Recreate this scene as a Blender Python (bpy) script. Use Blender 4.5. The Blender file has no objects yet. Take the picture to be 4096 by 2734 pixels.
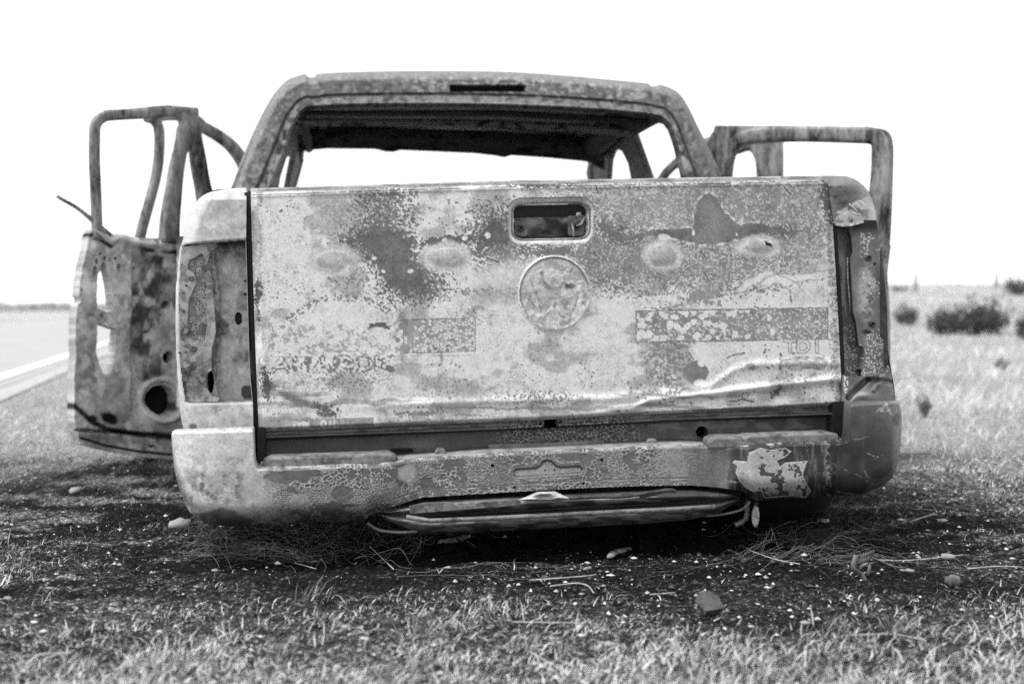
import bpy, bmesh, math, random
import numpy as np
from mathutils import Vector, Matrix

random.seed(7)
RNG = np.random.default_rng(7)
scene = bpy.context.scene
col = scene.collection

# ------------------------------------------------------------------ camera
F = 5400.0                      # focal length in photo pixels (4096 wide)
CAM = Vector((0.0, -3.5, 0.63))
YAW, PITCH = math.radians(6.85), math.radians(1.40)
cd = bpy.data.cameras.new('camera')
cam = bpy.data.objects.new('camera', cd)
col.objects.link(cam)
cam.location = CAM
cam.rotation_euler = (math.pi / 2 - PITCH, 0, -YAW)
cd.sensor_width = 36
cd.lens = 36 * F / 4096
cd.clip_start = 0.05
cd.clip_end = 9000
cd.dof.use_dof = True
cd.dof.focus_distance = 3.50
cd.dof.aperture_fstop = 2.6
scene.camera = cam
RC = cam.rotation_euler.to_matrix()
RCN = np.array(RC)
CN = np.array(CAM)

# ------------------------------------------------------------------ sky, sun, exposure
SUN_EL, SUN_AZ = math.radians(66), math.radians(-112)   # azimuth from +Y, clockwise
world = bpy.data.worlds.new('World')
scene.world = world
world.use_nodes = True
wt = world.node_tree
bg = wt.nodes['Background']
sky = wt.nodes.new('ShaderNodeTexSky')
sky.sky_type = 'NISHITA'
sky.sun_disc = False
sky.sun_elevation = SUN_EL
sky.sun_rotation = SUN_AZ
sky.altitude = 0
sky.air_density = 1.0
sky.dust_density = 0.4
sky.ozone_density = 1.0
hsv = wt.nodes.new('ShaderNodeHueSaturation')
hsv.inputs['Saturation'].default_value = 0.0
wt.links.new(sky.outputs[0], hsv.inputs['Color'])
wt.links.new(hsv.outputs[0], bg.inputs['Color'])
bg.inputs['Strength'].default_value = 0.15
sd_ = bpy.data.lights.new('sun', 'SUN')
sd_.energy = 2.0
sd_.angle = math.radians(16)
sd_.color = (1, 1, 1)
sun = bpy.data.objects.new('sun', sd_)
col.objects.link(sun)
sdir = Vector((math.sin(SUN_AZ) * math.cos(SUN_EL), math.cos(SUN_AZ) * math.cos(SUN_EL), math.sin(SUN_EL)))
sun.rotation_euler = sdir.to_track_quat('Z', 'Y').to_euler()
sun.location = (-20, -8, 30)
vs = scene.view_settings
vs.view_transform = 'Standard'
vs.look = 'None'
vs.gamma = 1.0
vs.exposure = 0.85
vs.use_curve_mapping = False
scene.cycles.use_denoising = False
scene.cycles.max_bounces = 6
scene.cycles.diffuse_bounces = 3
scene.cycles.caustics_reflective = False
scene.cycles.caustics_refractive = False
scene.render.film_transparent = False

# ------------------------------------------------------------------ maths helpers
def rays(px, py):
    px = np.asarray(px, float); py = np.asarray(py, float)
    d = np.stack([(px - 2048) / F, -(py - 1367) / F, -np.ones_like(px)], -1)
    return d @ RCN.T

def at(px, py, Y):
    """point(s) of the plane y = Y seen at photo pixel px, py"""
    d = rays(px, py)
    t = (np.asarray(Y, float) - CN[1]) / d[..., 1]
    return CN + d * t[..., None]

def onplane(px, py, p0, n):
    d = rays(px, py)
    p0 = np.asarray(p0, float); n = np.asarray(n, float)
    t = ((p0 - CN) @ n) / (d @ n)
    return CN + d * t[..., None]

def sm(a, b, x):
    t = np.clip((x - a) / (b - a), 0, 1)
    return t * t * (3 - 2 * t)

def hsh(ix, iy, s):
    h = ix.astype(np.int32).view(np.uint32) * np.uint32(374761393)
    h += iy.astype(np.int32).view(np.uint32) * np.uint32(668265263)
    h += np.uint32((s * 974634777) & 0xffffffff)
    h ^= h >> np.uint32(13); h *= np.uint32(1274126177)
    h ^= h >> np.uint32(16); h *= np.uint32(2246822519)
    h ^= h >> np.uint32(15)
    return (h & np.uint32(0xffffff)) * np.float32(1 / 0xffffff)

def vn(x, y, s=0):
    ix = np.floor(x); iy = np.floor(y)
    fx = x - ix; fy = y - iy
    fx = fx * fx * (3 - 2 * fx); fy = fy * fy * (3 - 2 * fy)
    a = hsh(ix, iy, s); b = hsh(ix + 1, iy, s); c = hsh(ix, iy + 1, s); d = hsh(ix + 1, iy + 1, s)
    return (a * (1 - fx) + b * fx) * (1 - fy) + (c * (1 - fx) + d * fx) * fy

def fbm(x, y, sx, sy=None, o=4, s=0):
    sy = sy or sx
    r = 0; amp = 0.5; tot = 0
    for i in range(o):
        r = r + amp * vn(x / sx * 2 ** i, y / sy * 2 ** i, s + i * 17)
        tot += amp; amp *= 0.55
    return r / tot

def worley(x, y, c, s=0):
    gx = x / c; gy = y / c
    ix = np.floor(gx); iy = np.floor(gy)
    f1 = np.full(x.shape, 9.0); f2 = np.full(x.shape, 9.0); rid = np.zeros(x.shape)
    for dx in (-1, 0, 1):
        for dy in (-1, 0, 1):
            jx = ix + dx; jy = iy + dy
            qx = jx + hsh(jx, jy, s + 1) - gx; qy = jy + hsh(jx, jy, s + 2) - gy
            d = np.sqrt(qx * qx + qy * qy)
            near = d < f1
            f2 = np.where(near, f1, np.minimum(f2, d))
            rid = np.where(near, hsh(jx, jy, s + 3), rid)
            f1 = np.where(near, d, f1)
    return f1, f2, rid

def seg_d(x, y, a, b):
    ax, ay = a; bx, by = b
    vx, vy = bx - ax, by - ay
    t = np.clip(((x - ax) * vx + (y - ay) * vy) / (vx * vx + vy * vy + 1e-9), 0, 1)
    return np.hypot(x - ax - t * vx, y - ay - t * vy)

def line_d(x, y, pts):
    r = np.full(x.shape, 1e9)
    for a, b in zip(pts[:-1], pts[1:]):
        r = np.minimum(r, seg_d(x, y, a, b))
    return r

def poly_sd(x, y, pts):
    """signed distance, negative inside"""
    r = line_d(x, y, list(pts) + [pts[0]])
    ins = np.zeros(x.shape, bool)
    n = len(pts)
    for i in range(n):
        ax, ay = pts[i]; bx, by = pts[(i + 1) % n]
        if ay == by:
            continue
        c = ((ay > y) != (by > y)) & (x < (bx - ax) * (y - ay) / (by - ay) + ax)
        ins ^= c
    return np.where(ins, -r, r)

def ell_sd(x, y, cx, cy, rx, ry, rot=0):
    c, s = math.cos(rot), math.sin(rot)
    u = (x - cx) * c + (y - cy) * s; v = -(x - cx) * s + (y - cy) * c
    return (np.hypot(u / rx, v / ry) - 1) * min(rx, ry)

def rrect_sd(x, y, x0, y0, x1, y1, r):
    qx = np.abs(x - (x0 + x1) / 2) - (x1 - x0) / 2 + r
    qy = np.abs(y - (y0 + y1) / 2) - (y1 - y0) / 2 + r
    return np.hypot(np.maximum(qx, 0), np.maximum(qy, 0)) + np.minimum(np.maximum(qx, qy), 0) - r

def ins(sd, soft=3):
    return sm(soft, -soft, sd)

def mix(a, b, m):
    return a * (1 - m) + b * m

def crv(pts):
    """polyline -> function, pts sorted by first coordinate"""
    p = np.array(pts, float)
    return lambda t: np.interp(t, p[:, 0], p[:, 1])

# ------------------------------------------------------------------ materials
def new_mat(name):
    m = bpy.data.materials.new(name)
    m.use_nodes = True
    return m, m.node_tree, m.node_tree.nodes['Principled BSDF']

def nd(nt, t, **kw):
    n = nt.nodes.new(t)
    for k, v in kw.items():
        if k in n.inputs:
            n.inputs[k].default_value = v
        else:
            setattr(n, k, v)
    return n

def mth(nt, op, a, b=None, c=None):
    n = nt.nodes.new('ShaderNodeMath'); n.operation = op
    for i, v in enumerate((a, b, c)):
        if v is None:
            continue
        if isinstance(v, (int, float)):
            n.inputs[i].default_value = v
        else:
            nt.links.new(v, n.inputs[i])
    return n.outputs[0]

def mrange(nt, v, a, b, c, d):
    n = nt.nodes.new('ShaderNodeMapRange')
    n.inputs[1].default_value = a; n.inputs[2].default_value = b
    n.inputs[3].default_value = c; n.inputs[4].default_value = d
    nt.links.new(v, n.inputs[0])
    return n.outputs[0]

def coords(nt):
    return nt.nodes.new('ShaderNodeTexCoord').outputs['Object']

def noise(nt, co, scale, detail=5, rough=0.6):
    n = nd(nt, 'ShaderNodeTexNoise', Scale=scale, Detail=detail, Roughness=rough)
    nt.links.new(co, n.inputs['Vector'])
    return n.outputs[0]

def bump(nt, bsdf, h, strength, dist):
    b = nd(nt, 'ShaderNodeBump', Strength=strength, Distance=dist)
    nt.links.new(h, b.inputs['Height'])
    nt.links.new(b.outputs[0], bsdf.inputs['Normal'])

def tone_mat(name, rough=0.62, metallic=0.0, fine=0.35, bmp=0.25, spec=0.4):
    """albedo comes from the panel's own wear map ('tone'); fine grain from noise"""
    m, nt, b = new_mat(name)
    a = nd(nt, 'ShaderNodeAttribute', attribute_name='tone')
    co = coords(nt)
    f = noise(nt, co, 420, 3, 0.7)
    g = noise(nt, co, 90, 4, 0.65)
    k = mth(nt, 'ADD', mth(nt, 'MULTIPLY', f, 0.6), mth(nt, 'MULTIPLY', g, 0.4))
    k = mrange(nt, k, 0.3, 0.7, 1 - fine, 1 + fine * 0.8)
    v = mth(nt, 'MULTIPLY', a.outputs['Fac'], k)
    nt.links.new(v, b.inputs['Base Color'])
    b.inputs['Roughness'].default_value = rough
    b.inputs['Metallic'].default_value = metallic
    b.inputs['Specular IOR Level'].default_value = spec
    h = mth(nt, 'ADD', f, mth(nt, 'MULTIPLY', v, 0.8))
    bump(nt, b, h, bmp, 0.0015)
    return m

def burnt_mat(name, lo, hi, scale=9, rough=0.65, cells=True, spec=0.35, bmp=0.4, a=0.38, c=0.66, stretch=1.0):
    m, nt, b = new_mat(name)
    co = coords(nt)
    if stretch != 1.0:
        mp = nt.nodes.new('ShaderNodeMapping'); mp.inputs['Scale'].default_value = (1, 1, stretch)
        nt.links.new(co, mp.inputs['Vector']); co = mp.outputs[0]
    n1 = noise(nt, co, scale, 7, 0.62)
    n2 = noise(nt, co, scale * 5, 6, 0.7)
    n3 = noise(nt, co, 260, 4, 0.7)
    s = mth(nt, 'ADD', mth(nt, 'MULTIPLY', n1, 0.55), mth(nt, 'MULTIPLY', n2, 0.35))
    s = mth(nt, 'ADD', s, mth(nt, 'MULTIPLY', n3, 0.2))
    if cells:
        v = nd(nt, 'ShaderNodeTexVoronoi', Scale=70.0)
        nt.links.new(co, v.inputs['Vector'])
        sp = nt.nodes.new('ShaderNodeSeparateColor')
        nt.links.new(v.outputs['Color'], sp.inputs[0])
        s = mth(nt, 'ADD', s, mth(nt, 'MULTIPLY', mth(nt, 'SUBTRACT', sp.outputs[0], 0.5), 0.16))
    t = mrange(nt, s, a, c, lo, hi)
    nt.links.new(t, b.inputs['Base Color'])
    b.inputs['Roughness'].default_value = rough
    b.inputs['Specular IOR Level'].default_value = spec
    bump(nt, b, s, bmp, 0.004)
    return m

M = {}
M['paint'] = tone_mat('burnt_paint', 0.55, 0.0, 0.30)
M['steel'] = tone_mat('scratched_bumper_paint', 0.42, 0.0, 0.26, 0.2, 0.4)
M['panel'] = tone_mat('burnt_inner_panel', 0.7, 0.0, 0.40)
M['rust'] = burnt_mat('burnt_steel', 0.03, 0.38)
M['frame'] = burnt_mat('burnt_door_frame', 0.012, 0.30, 16, 0.5, False, 0.4, 0.3, 0.47, 0.64, 0.3)
M['dark'] = burnt_mat('sooty_steel', 0.006, 0.06, 14)
M['mid'] = burnt_mat('burnt_mid_steel', 0.04, 0.22, 16)
M['soot'] = burnt_mat('soot', 0.004, 0.015, 20, 0.9)
M['tyre'] = burnt_mat('charred_rubber', 0.003, 0.02, 30, 0.95)
M['pale'] = burnt_mat('ash_white_metal', 0.22, 0.6, 30, 0.7)
M['wire'] = burnt_mat('tyre_wire', 0.02, 0.20, 60, 0.5)
M['stone'] = burnt_mat('pale_stone', 0.08, 0.42, 60, 0.95)
M['straw'] = burnt_mat('dry_straw', 0.2, 0.55, 40, 0.85)
M['bark'] = burnt_mat('charred_bark', 0.03, 0.35, 50, 0.9)
M['chip'] = burnt_mat('grey_plastic_chip', 0.02, 0.075, 30, 0.6)
M['post'] = burnt_mat('weathered_post', 0.25, 0.4, 8, 0.9)

# ------------------------------------------------------------------ object helpers
def tag(o, label=None, cat=None, group=None, kind=None):
    if label: o['label'] = label
    if cat: o['category'] = cat
    if group: o['group'] = group
    if kind: o['kind'] = kind
    return o

def empty(name, loc):
    o = bpy.data.objects.new(name, None)
    col.objects.link(o)
    o.location = loc
    o.empty_display_size = 0.2
    return o

def chain(o):
    m = Matrix.Identity(4)
    while o is not None:
        m = Matrix.Translation(o.location) @ m
        o = o.parent
    return m

def link(name, me, mat, parent=None, origin=None):
    """mesh given in world coordinates; origin moves the object's pivot"""
    o = bpy.data.objects.new(name, me)
    col.objects.link(o)
    if mat is not None and not me.materials:
        me.materials.append(mat)
    base = Vector((0, 0, 0))
    if parent is not None:
        o.parent = parent
        base = chain(parent).translation
    if origin is None:
        o.location = -base
    else:
        org = Vector(origin)
        me.transform(Matrix.Translation(-org))
        o.location = org - base
    return o

def np_mesh(name, V, Q, tone=None, smooth=True, tris=None):
    me = bpy.data.meshes.new(name)
    V = np.ascontiguousarray(V, dtype=np.float32)
    nq = len(Q); ntr = 0 if tris is None else len(tris)
    me.vertices.add(len(V)); me.vertices.foreach_set('co', V.ravel())
    me.loops.add(nq * 4 + ntr * 3)
    li = np.asarray(Q, dtype=np.int32).ravel()
    if ntr:
        li = np.concatenate([li, np.asarray(tris, dtype=np.int32).ravel()])
    me.loops.foreach_set('vertex_index', li)
    me.polygons.add(nq + ntr)
    ls = np.arange(nq) * 4
    if ntr:
        ls = np.concatenate([ls, nq * 4 + np.arange(ntr) * 3])
    me.polygons.foreach_set('loop_start', ls.astype(np.int32))
    sm_ = np.full(nq + ntr, bool(smooth))
    me.polygons.foreach_set('use_smooth', sm_)
    me.update(calc_edges=True)
    if tone is not None:
        at_ = me.attributes.new('tone', 'FLOAT', 'POINT')
        at_.data.foreach_set('value', np.ascontiguousarray(np.clip(tone, 0.003, 0.9), dtype=np.float32).ravel())
    return me

def panel(name, W, tone, mat, parent, px=None, py=None, hole=None, skirt=0.012, sdir=(0, 1, 0), closed=False):
    """sheet-metal panel: W (nv,nu,3) world points, tone map of wear and painted shade, faces in hole cut out,
    raw edges folded back by skirt so that the sheet has depth"""
    nv, nu = W.shape[:2]
    idx = np.arange(nv * nu).reshape(nv, nu)
    Q = np.stack([idx[:-1, :-1], idx[:-1, 1:], idx[1:, 1:], idx[1:, :-1]], -1).reshape(-1, 4)
    if hole is not None:
        cx = (px[:-1, :-1] + px[1:, 1:]) / 2; cy = (py[:-1, :-1] + py[1:, 1:]) / 2
        Q = Q[~hole(cx, cy).ravel()]
    V = W.reshape(-1, 3); T = np.asarray(tone, float).reshape(-1)
    if skirt:
        E = np.concatenate([Q[:, [0, 1]], Q[:, [1, 2]], Q[:, [2, 3]], Q[:, [3, 0]]])
        key = np.sort(E, 1); k = key[:, 0].astype(np.int64) * len(V) + key[:, 1]
        u, first, cnt = np.unique(k, return_index=True, return_counts=True)
        B = E[first[cnt == 1]]
        vb, inv = np.unique(B.ravel(), return_inverse=True)
        inv = inv.reshape(-1, 2)
        n0 = len(V); m = len(vb)
        S = np.asarray(sdir, float)
        V = np.concatenate([V, V[vb], V[vb] + S * skirt])
        T = np.concatenate([T, T[vb] * 0.9, T[vb] * 0.8])
        SQ = np.stack([inv[:, 1] + n0, inv[:, 0] + n0, inv[:, 0] + n0 + m, inv[:, 1] + n0 + m], -1)
        Q = np.concatenate([Q, SQ])
    me = np_mesh(name, V, Q, T)
    return link(name, me, mat, parent)

def tube(name, pts, r, mat, parent=None, n=8, flat=1.0, nrm=None, cap=True, origin=None, as_mesh=False, sq=1.0):
    """sweep of an (elliptic) section along pts; nrm = axis of the flattened side"""
    P = [Vector(p) for p in pts]
    k = len(P)
    rr = r if hasattr(r, '__len__') else [r] * k
    verts = []; faces = []
    up = Vector(nrm) if nrm is not None else None
    prev = None
    for i in range(k):
        t = (P[min(i + 1, k - 1)] - P[max(i - 1, 0)]).normalized()
        if up is not None:
            a = t.cross(up).normalized(); b = up.normalized()
        else:
            if prev is None:
                a = t.orthogonal().normalized()
            else:
                a = (prev - t * prev.dot(t)).normalized()
            prev = a
            b = t.cross(a)
        for j in range(n):
            an = 2 * math.pi * (j + 0.5) / n
            ca, sa = math.cos(an), math.sin(an)
            ca = math.copysign(abs(ca) ** sq, ca); sa = math.copysign(abs(sa) ** sq, sa)
            verts.append(P[i] + a * (ca * rr[i]) + b * (sa * rr[i] * flat))
    for i in range(k - 1):
        for j in range(n):
            j2 = (j + 1) % n
            faces.append((i * n + j, i * n + j2, (i + 1) * n + j2, (i + 1) * n + j))
    if cap:
        faces.append(tuple(range(n - 1, -1, -1)))
        faces.append(tuple(range((k - 1) * n, k * n)))
    if as_mesh:
        return verts, faces
    me = bpy.data.meshes.new(name)
    me.from_pydata(verts, [], faces)
    for p in me.polygons:
        p.use_smooth = True
    return link(name, me, mat, parent, origin)

def spline(pts, n):
    """Catmull-Rom resample of a list of points (any dimension)"""
    p = np.array([list(q) for q in pts], float)
    k = len(p)
    if k == 2:
        t = np.linspace(0, 1, n)[:, None]
        return p[0] * (1 - t) + p[1] * t
    e = np.vstack([2 * p[0] - p[1], p, 2 * p[-1] - p[-2]])
    out = []
    for s in np.linspace(0, k - 1 - 1e-9, n):
        i = int(s); t = s - i
        a, b, c, d = e[i], e[i + 1], e[i + 2], e[i + 3]
        out.append(0.5 * (2 * b + (c - a) * t + (2 * a - 5 * b + 4 * c - d) * t * t + (3 * b - a - 3 * c + d) * t ** 3))
    return np.array(out)

def plate(name, outline, holes, frame, thick, mat, parent, bevel=0.003):
    """flat plate with holes. outline/holes: lists of 2D points in frame (o, ux, uy)"""
    cu = bpy.data.curves.new(name, 'CURVE')
    cu.dimensions = '2D'; cu.fill_mode = 'BOTH'
    cu.extrude = max(thick / 2 - bevel, 1e-4)
    cu.bevel_depth = bevel; cu.bevel_resolution = 1
    for pts in [outline] + list(holes):
        sp = cu.splines.new('POLY')
        sp.points.add(len(pts) - 1)
        for q, (a, b) in zip(sp.points, pts):
            q.co = (a, b, 0, 1)
        sp.use_cyclic_u = True
    tmp = bpy.data.objects.new(name + '_curve', cu)
    me = bpy.data.meshes.new_from_object(tmp)
    bpy.data.objects.remove(tmp); bpy.data.curves.remove(cu)
    o, ux, uy = [Vector(v) for v in frame]
    un = ux.cross(uy)
    mt = Matrix(((ux.x, uy.x, un.x, o.x), (ux.y, uy.y, un.y, o.y), (ux.z, uy.z, un.z, o.z), (0, 0, 0, 1)))
    me.transform(mt)
    me.name = name
    return link(name, me, mat, parent)

def px_plate(name, outline, holes, p0, n, thick, mat, parent, bevel=0.003):
    """plate traced in photo pixels and unprojected on the plane (p0, n)"""
    n = Vector(n).normalized()
    ux = n.cross(Vector((0, 0, 1))).normalized() * -1
    uy = n.cross(ux).normalized()
    if uy.z < 0: uy = -uy
    o = Vector(p0)
    def conv(L):
        w = onplane([q[0] for q in L], [q[1] for q in L], p0, n)
        return [((Vector(v) - o).dot(ux), (Vector(v) - o).dot(uy)) for v in w]
    return plate(name, conv(outline), [conv(h) for h in holes], (o, ux, uy), thick, mat, parent, bevel)

def circ(cx, cy, rx, ry=None, n=20):
    ry = ry or rx
    return [(cx + rx * math.cos(2 * math.pi * i / n), cy + ry * math.sin(2 * math.pi * i / n)) for i in range(n)]

def box(name, lo, hi, mat, parent, bev=0.004):
    bm = bmesh.new()
    bmesh.ops.create_cube(bm, size=1)
    for v in bm.verts:
        v.co = Vector([lo[i] + (v.co[i] + 0.5) * (hi[i] - lo[i]) for i in range(3)])
    if bev:
        bmesh.ops.bevel(bm, geom=bm.edges[:], offset=bev, segments=2, affect='EDGES')
    me = bpy.data.meshes.new(name); bm.to_mesh(me); bm.free()
    return link(name, me, mat, parent)

def lathe(name, prof, c, axis, mat, parent, n=24):
    """prof: (radius, along) pairs"""
    ax = Vector(axis).normalized(); a = ax.orthogonal().normalized(); b = ax.cross(a)
    c = Vector(c); V = []; Fc = []
    for r, h in prof:
        for j in range(n):
            t = 2 * math.pi * j / n
            V.append(c + ax * h + (a * math.cos(t) + b * math.sin(t)) * r)
    for i in range(len(prof) - 1):
        for j in range(n):
            Fc.append((i * n + j, i * n + (j + 1) % n, (i + 1) * n + (j + 1) % n, (i + 1) * n + j))
    me = bpy.data.meshes.new(name); me.from_pydata(V, [], Fc)
    for p in me.polygons: p.use_smooth = True
    return link(name, me, mat, parent)

def bolt(px, py, Y, r, parent, mat='dark'):
    """washer with a recessed centre, as a sub-part"""
    c = at(px, py, Y)
    return lathe('bolt', [(r, 0.004), (r, -0.002), (r * 0.75, -0.004), (r * 0.45, -0.003), (r * 0.42, 0.004), (0.0005, 0.004)], c, (0, 1, 0), M[mat], parent, 14)

# ================================================================== the setting
RD0 = Vector((-2.95, 8.4, 0)); RDV = Vector((-0.10, 1, 0)).normalized(); RDN = Vector((-RDV.y, RDV.x, 0))
def terrain(x, y):
    x = np.asarray(x, float); y = np.asarray(y, float)
    ro = (x - RD0.x) * RDN.x + (y - RD0.y) * RDN.y
    flat = 1 - sm(-1.6, -0.6, ro) * sm(9.5, 8.2, ro)
    yd = y + 3.5
    d = np.hypot(x, yd); an = np.degrees(np.arctan2(x, yd))
    rise = 1.52 * sm(9, 52, d) * sm(6, 24, an)
    und = 0.05 * (fbm(x, y, 5.0, o=2, s=5) - 0.5) * sm(4, 9, d) + 0.5 * (fbm(x, y, 22.0, o=2, s=9) - 0.5) * sm(18, 60, d) * sm(4, 16, an)
    near = sm(16, 8, d)
    fine = (0.035 * (fbm(x, y, 0.35, o=3, s=11) - 0.5) + 0.022 * (fbm(x, y, 0.05, o=4, s=12) - 0.5)) * near
    dip = -0.035 * sm(1.25, 0.7, np.abs(x - 0.52)) * sm(-0.35, 0.1, y) * sm(4.2, 3.2, y)
    berm = 0.06 * np.exp(-((x + 0.32) / 0.22) ** 2 - ((y - 0.32) / 0.2) ** 2)
    return (rise + und + fine + dip + berm) * flat

def tz(x, y):
    return float(terrain(np.array([x]), np.array([y]))[0])

def charred(x, y):
    """1 where the fire blackened the soil"""
    w = fbm(x, y, 0.9, o=4, s=31) - 0.5
    dx = np.maximum(np.maximum(-0.75 - x, x - 1.45), 0); dy = np.maximum(np.maximum(-0.42 - y, y - 1.7), 0)
    d = np.hypot(dx * np.where(x > 0, 0.6, 0.55), dy)
    c = sm(1.15, -0.1, d + w * 1.5)
    return np.clip(c, 0, 1)

TS = 1.2 * 1.0045 ** np.arange(1480)
def ground_hit(px, py):
    """terrain point seen at a photo pixel"""
    d = rays(np.array([px]), np.array([py]))[0]
    P = CN + d * TS[:, None]
    low = np.nonzero(P[:, 2] < terrain(P[:, 0], P[:, 1]))[0]
    p = P[low[0] if len(low) else -1]
    return Vector((p[0], p[1], tz(p[0], p[1])))

def axis(lo, hi, c, k, n):
    a = math.asinh((lo - c) / k); b = math.asinh((hi - c) / k)
    return c + k * np.sinh(np.linspace(a, b, n))

def spread(lo, hi, step, far, growth=1.11):
    core = np.arange(lo, hi, step)
    out = []; d = step; v = hi
    while v < far:
        out.append(v); d *= growth; v += d
    left = []; d = step; v = lo - step
    while v > -far:
        left.append(v); d *= growth; v -= d
    return np.concatenate([[-far], left[::-1], core, out, [far]])
gx = spread(-1.35, 2.5, 0.0085, 4000); gy = spread(-1.75, 0.55, 0.0062, 4000)
GX, GY = np.meshgrid(gx, gy)
GZ = terrain(GX, GY)
# clods and crumbs of scorched soil
nearm = sm(9, 4.5, np.hypot(GX, GY + 3.5))
c1, c2, cr = worley(GX, GY, 0.030, 301); d1, d2, dr = worley(GX, GY, 0.075, 302)
GZ += nearm * (0.006 * np.clip(0.75 - c1, 0, 1) * (cr > 0.35) + 0.010 * np.clip(0.6 - d1, 0, 1) * (dr > 0.85) + 0.006 * (vn(GX / 0.013, GY / 0.011, 303) - 0.5))
# soil tone: charred black to pale dry thatch
ch = charred(GX, GY)
yd = GY + 3.5
dist = np.hypot(GX, yd)
dry = 0.06 + 0.46 * fbm(GX, GY, 0.42, 0.30, o=5, s=41) ** 1.6 + 0.95 * sm(4.6, 7.5, dist) + 0.26 * sm(-0.70, -1.30, GY) * sm(0.35, 0.6, fbm(GX, GY, 0.5, o=4, s=48))
dry += 0.22 * sm(0.55, 0.72, fbm(GX, GY, 0.16, 0.09, o=4, s=42)) * nearm
blk = 0.005 + 0.07 * fbm(GX, GY, 0.10, o=5, s=43) ** 2.5
ash = sm(0.50, 0.66, fbm(GX, GY, 0.30, 0.10, o=5, s=44)) * 0.34
out = sm(0.1, 0.8, np.abs(GX - 0.6) - 0.6)
tone = mix(dry, blk + ash * out, ch)
tone *= mix(1.0, np.where(cr > 0.9, 1.9, 0.6 + 0.7 * cr), nearm)
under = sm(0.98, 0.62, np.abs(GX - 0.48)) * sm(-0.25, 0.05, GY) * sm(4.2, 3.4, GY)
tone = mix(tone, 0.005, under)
idx = np.arange(GX.size).reshape(GX.shape)
Q = np.stack([idx[:-1, :-1], idx[:-1, 1:], idx[1:, 1:], idx[1:, :-1]], -1).reshape(-1, 4)
gm, nt, b = new_mat('burnt_soil')
a = nd(nt, 'ShaderNodeAttribute', attribute_name='tone')
co = coords(nt)
n1 = noise(nt, co, 55, 6, 0.7); n2 = noise(nt, co, 230, 4, 0.75)
v1 = nd(nt, 'ShaderNodeTexVoronoi', Scale=110.0); v2 = nd(nt, 'ShaderNodeTexVoronoi', Scale=260.0)
gr = []
for v_ in (v1, v2):
    nt.links.new(co, v_.inputs['Vector'])
    sp_ = nt.nodes.new('ShaderNodeSeparateColor'); nt.links.new(v_.outputs['Color'], sp_.inputs[0])
    gr.append(mth(nt, 'ADD', mth(nt, 'MULTIPLY', mth(nt, 'POWER', sp_.outputs[0], 6.0), 3.0), 0.45))
k0 = mth(nt, 'MULTIPLY', gr[0], gr[1])
k = mth(nt, 'MULTIPLY', mrange(nt, n1, 0.36, 0.64, 0.25, 1.7), mrange(nt, n2, 0.34, 0.66, 0.3, 1.8))
k = mth(nt, 'MULTIPLY', k, k0)
nt.links.new(mth(nt, 'MINIMUM', mth(nt, 'MULTIPLY', a.outputs['Fac'], k), 0.7), b.inputs['Base Color'])
b.inputs['Roughness'].default_value = 0.95
b.inputs['Specular IOR Level'].default_value = 0.15
bump(nt, b, mth(nt, 'ADD', mth(nt, 'ADD', n1, mth(nt, 'MULTIPLY', n2, 0.6)), mth(nt, 'MULTIPLY', v1.outputs['Distance'], -0.5)), 1.0, 0.02)
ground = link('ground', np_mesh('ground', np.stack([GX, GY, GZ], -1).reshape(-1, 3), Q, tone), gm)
tag(ground, kind='structure')

# ---- road on the left: runs away beside the verge
def strip(name, off0, off1, h, mat, kind=None, parent=None, t0=-60, t1=1500, n=160, camber=0.0):
    ts = np.concatenate([np.linspace(t0, 60, n), np.geomspace(62, t1, 40)])
    V = []; Q = []
    offs = np.linspace(off0, off1, 9 if abs(off1 - off0) > 1 else 3)
    for t in ts:
        for o_ in offs:
            p = RD0 + RDV * t + RDN * o_
            V.append((p.x, p.y, h + camber * (1 - ((o_ - off0) / (off1 - off0) * 2 - 1) ** 2)))
    m = len(offs)
    for i in range(len(ts) - 1):
        for j in range(m - 1):
            Q.append((i * m + j, i * m + j + 1, (i + 1) * m + j + 1, (i + 1) * m + j))
    o = link(name, np_mesh(name, np.array(V), np.array(Q)), mat, parent)
    if kind: tag(o, kind=kind)
    return o
rm, nt, b = new_mat('pale_worn_asphalt')
co = coords(nt)
n1 = noise(nt, co, 1.2, 6, 0.6); n2 = noise(nt, co, 60, 4, 0.7)
nt.links.new(mth(nt, 'MULTIPLY', mrange(nt, n1, 0.3, 0.7, 0.31, 0.39), mrange(nt, n2, 0.3, 0.7, 0.8, 1.2)), b.inputs['Base Color'])
b.inputs['Roughness'].default_value = 0.75
lm, nt, b = new_mat('road_paint')
co = coords(nt)
nt.links.new(mrange(nt, noise(nt, co, 25, 5, 0.7), 0.3, 0.65, 0.55, 0.8), b.inputs['Base Color'])
b.inputs['Roughness'].default_value = 0.7
road = strip('road', -0.14, 7.4, 0.014, rm, 'structure', camber=0.05)
strip('edge_line', 0.0, 0.16, 0.0265, lm, None, road)
strip('edge_line', 6.8, 6.96, 0.0365, lm, None, road)
vm, nt, b = new_mat('gravel_shoulder_soil')
co = coords(nt)
nt.links.new(mrange(nt, noise(nt, co, 14, 6, 0.75), 0.3, 0.7, 0.25, 0.5), b.inputs['Base Color'])
b.inputs['Roughness'].default_value = 0.95
strip('road_shoulder', -0.36, -0.141, 0.010, vm, 'structure')

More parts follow.
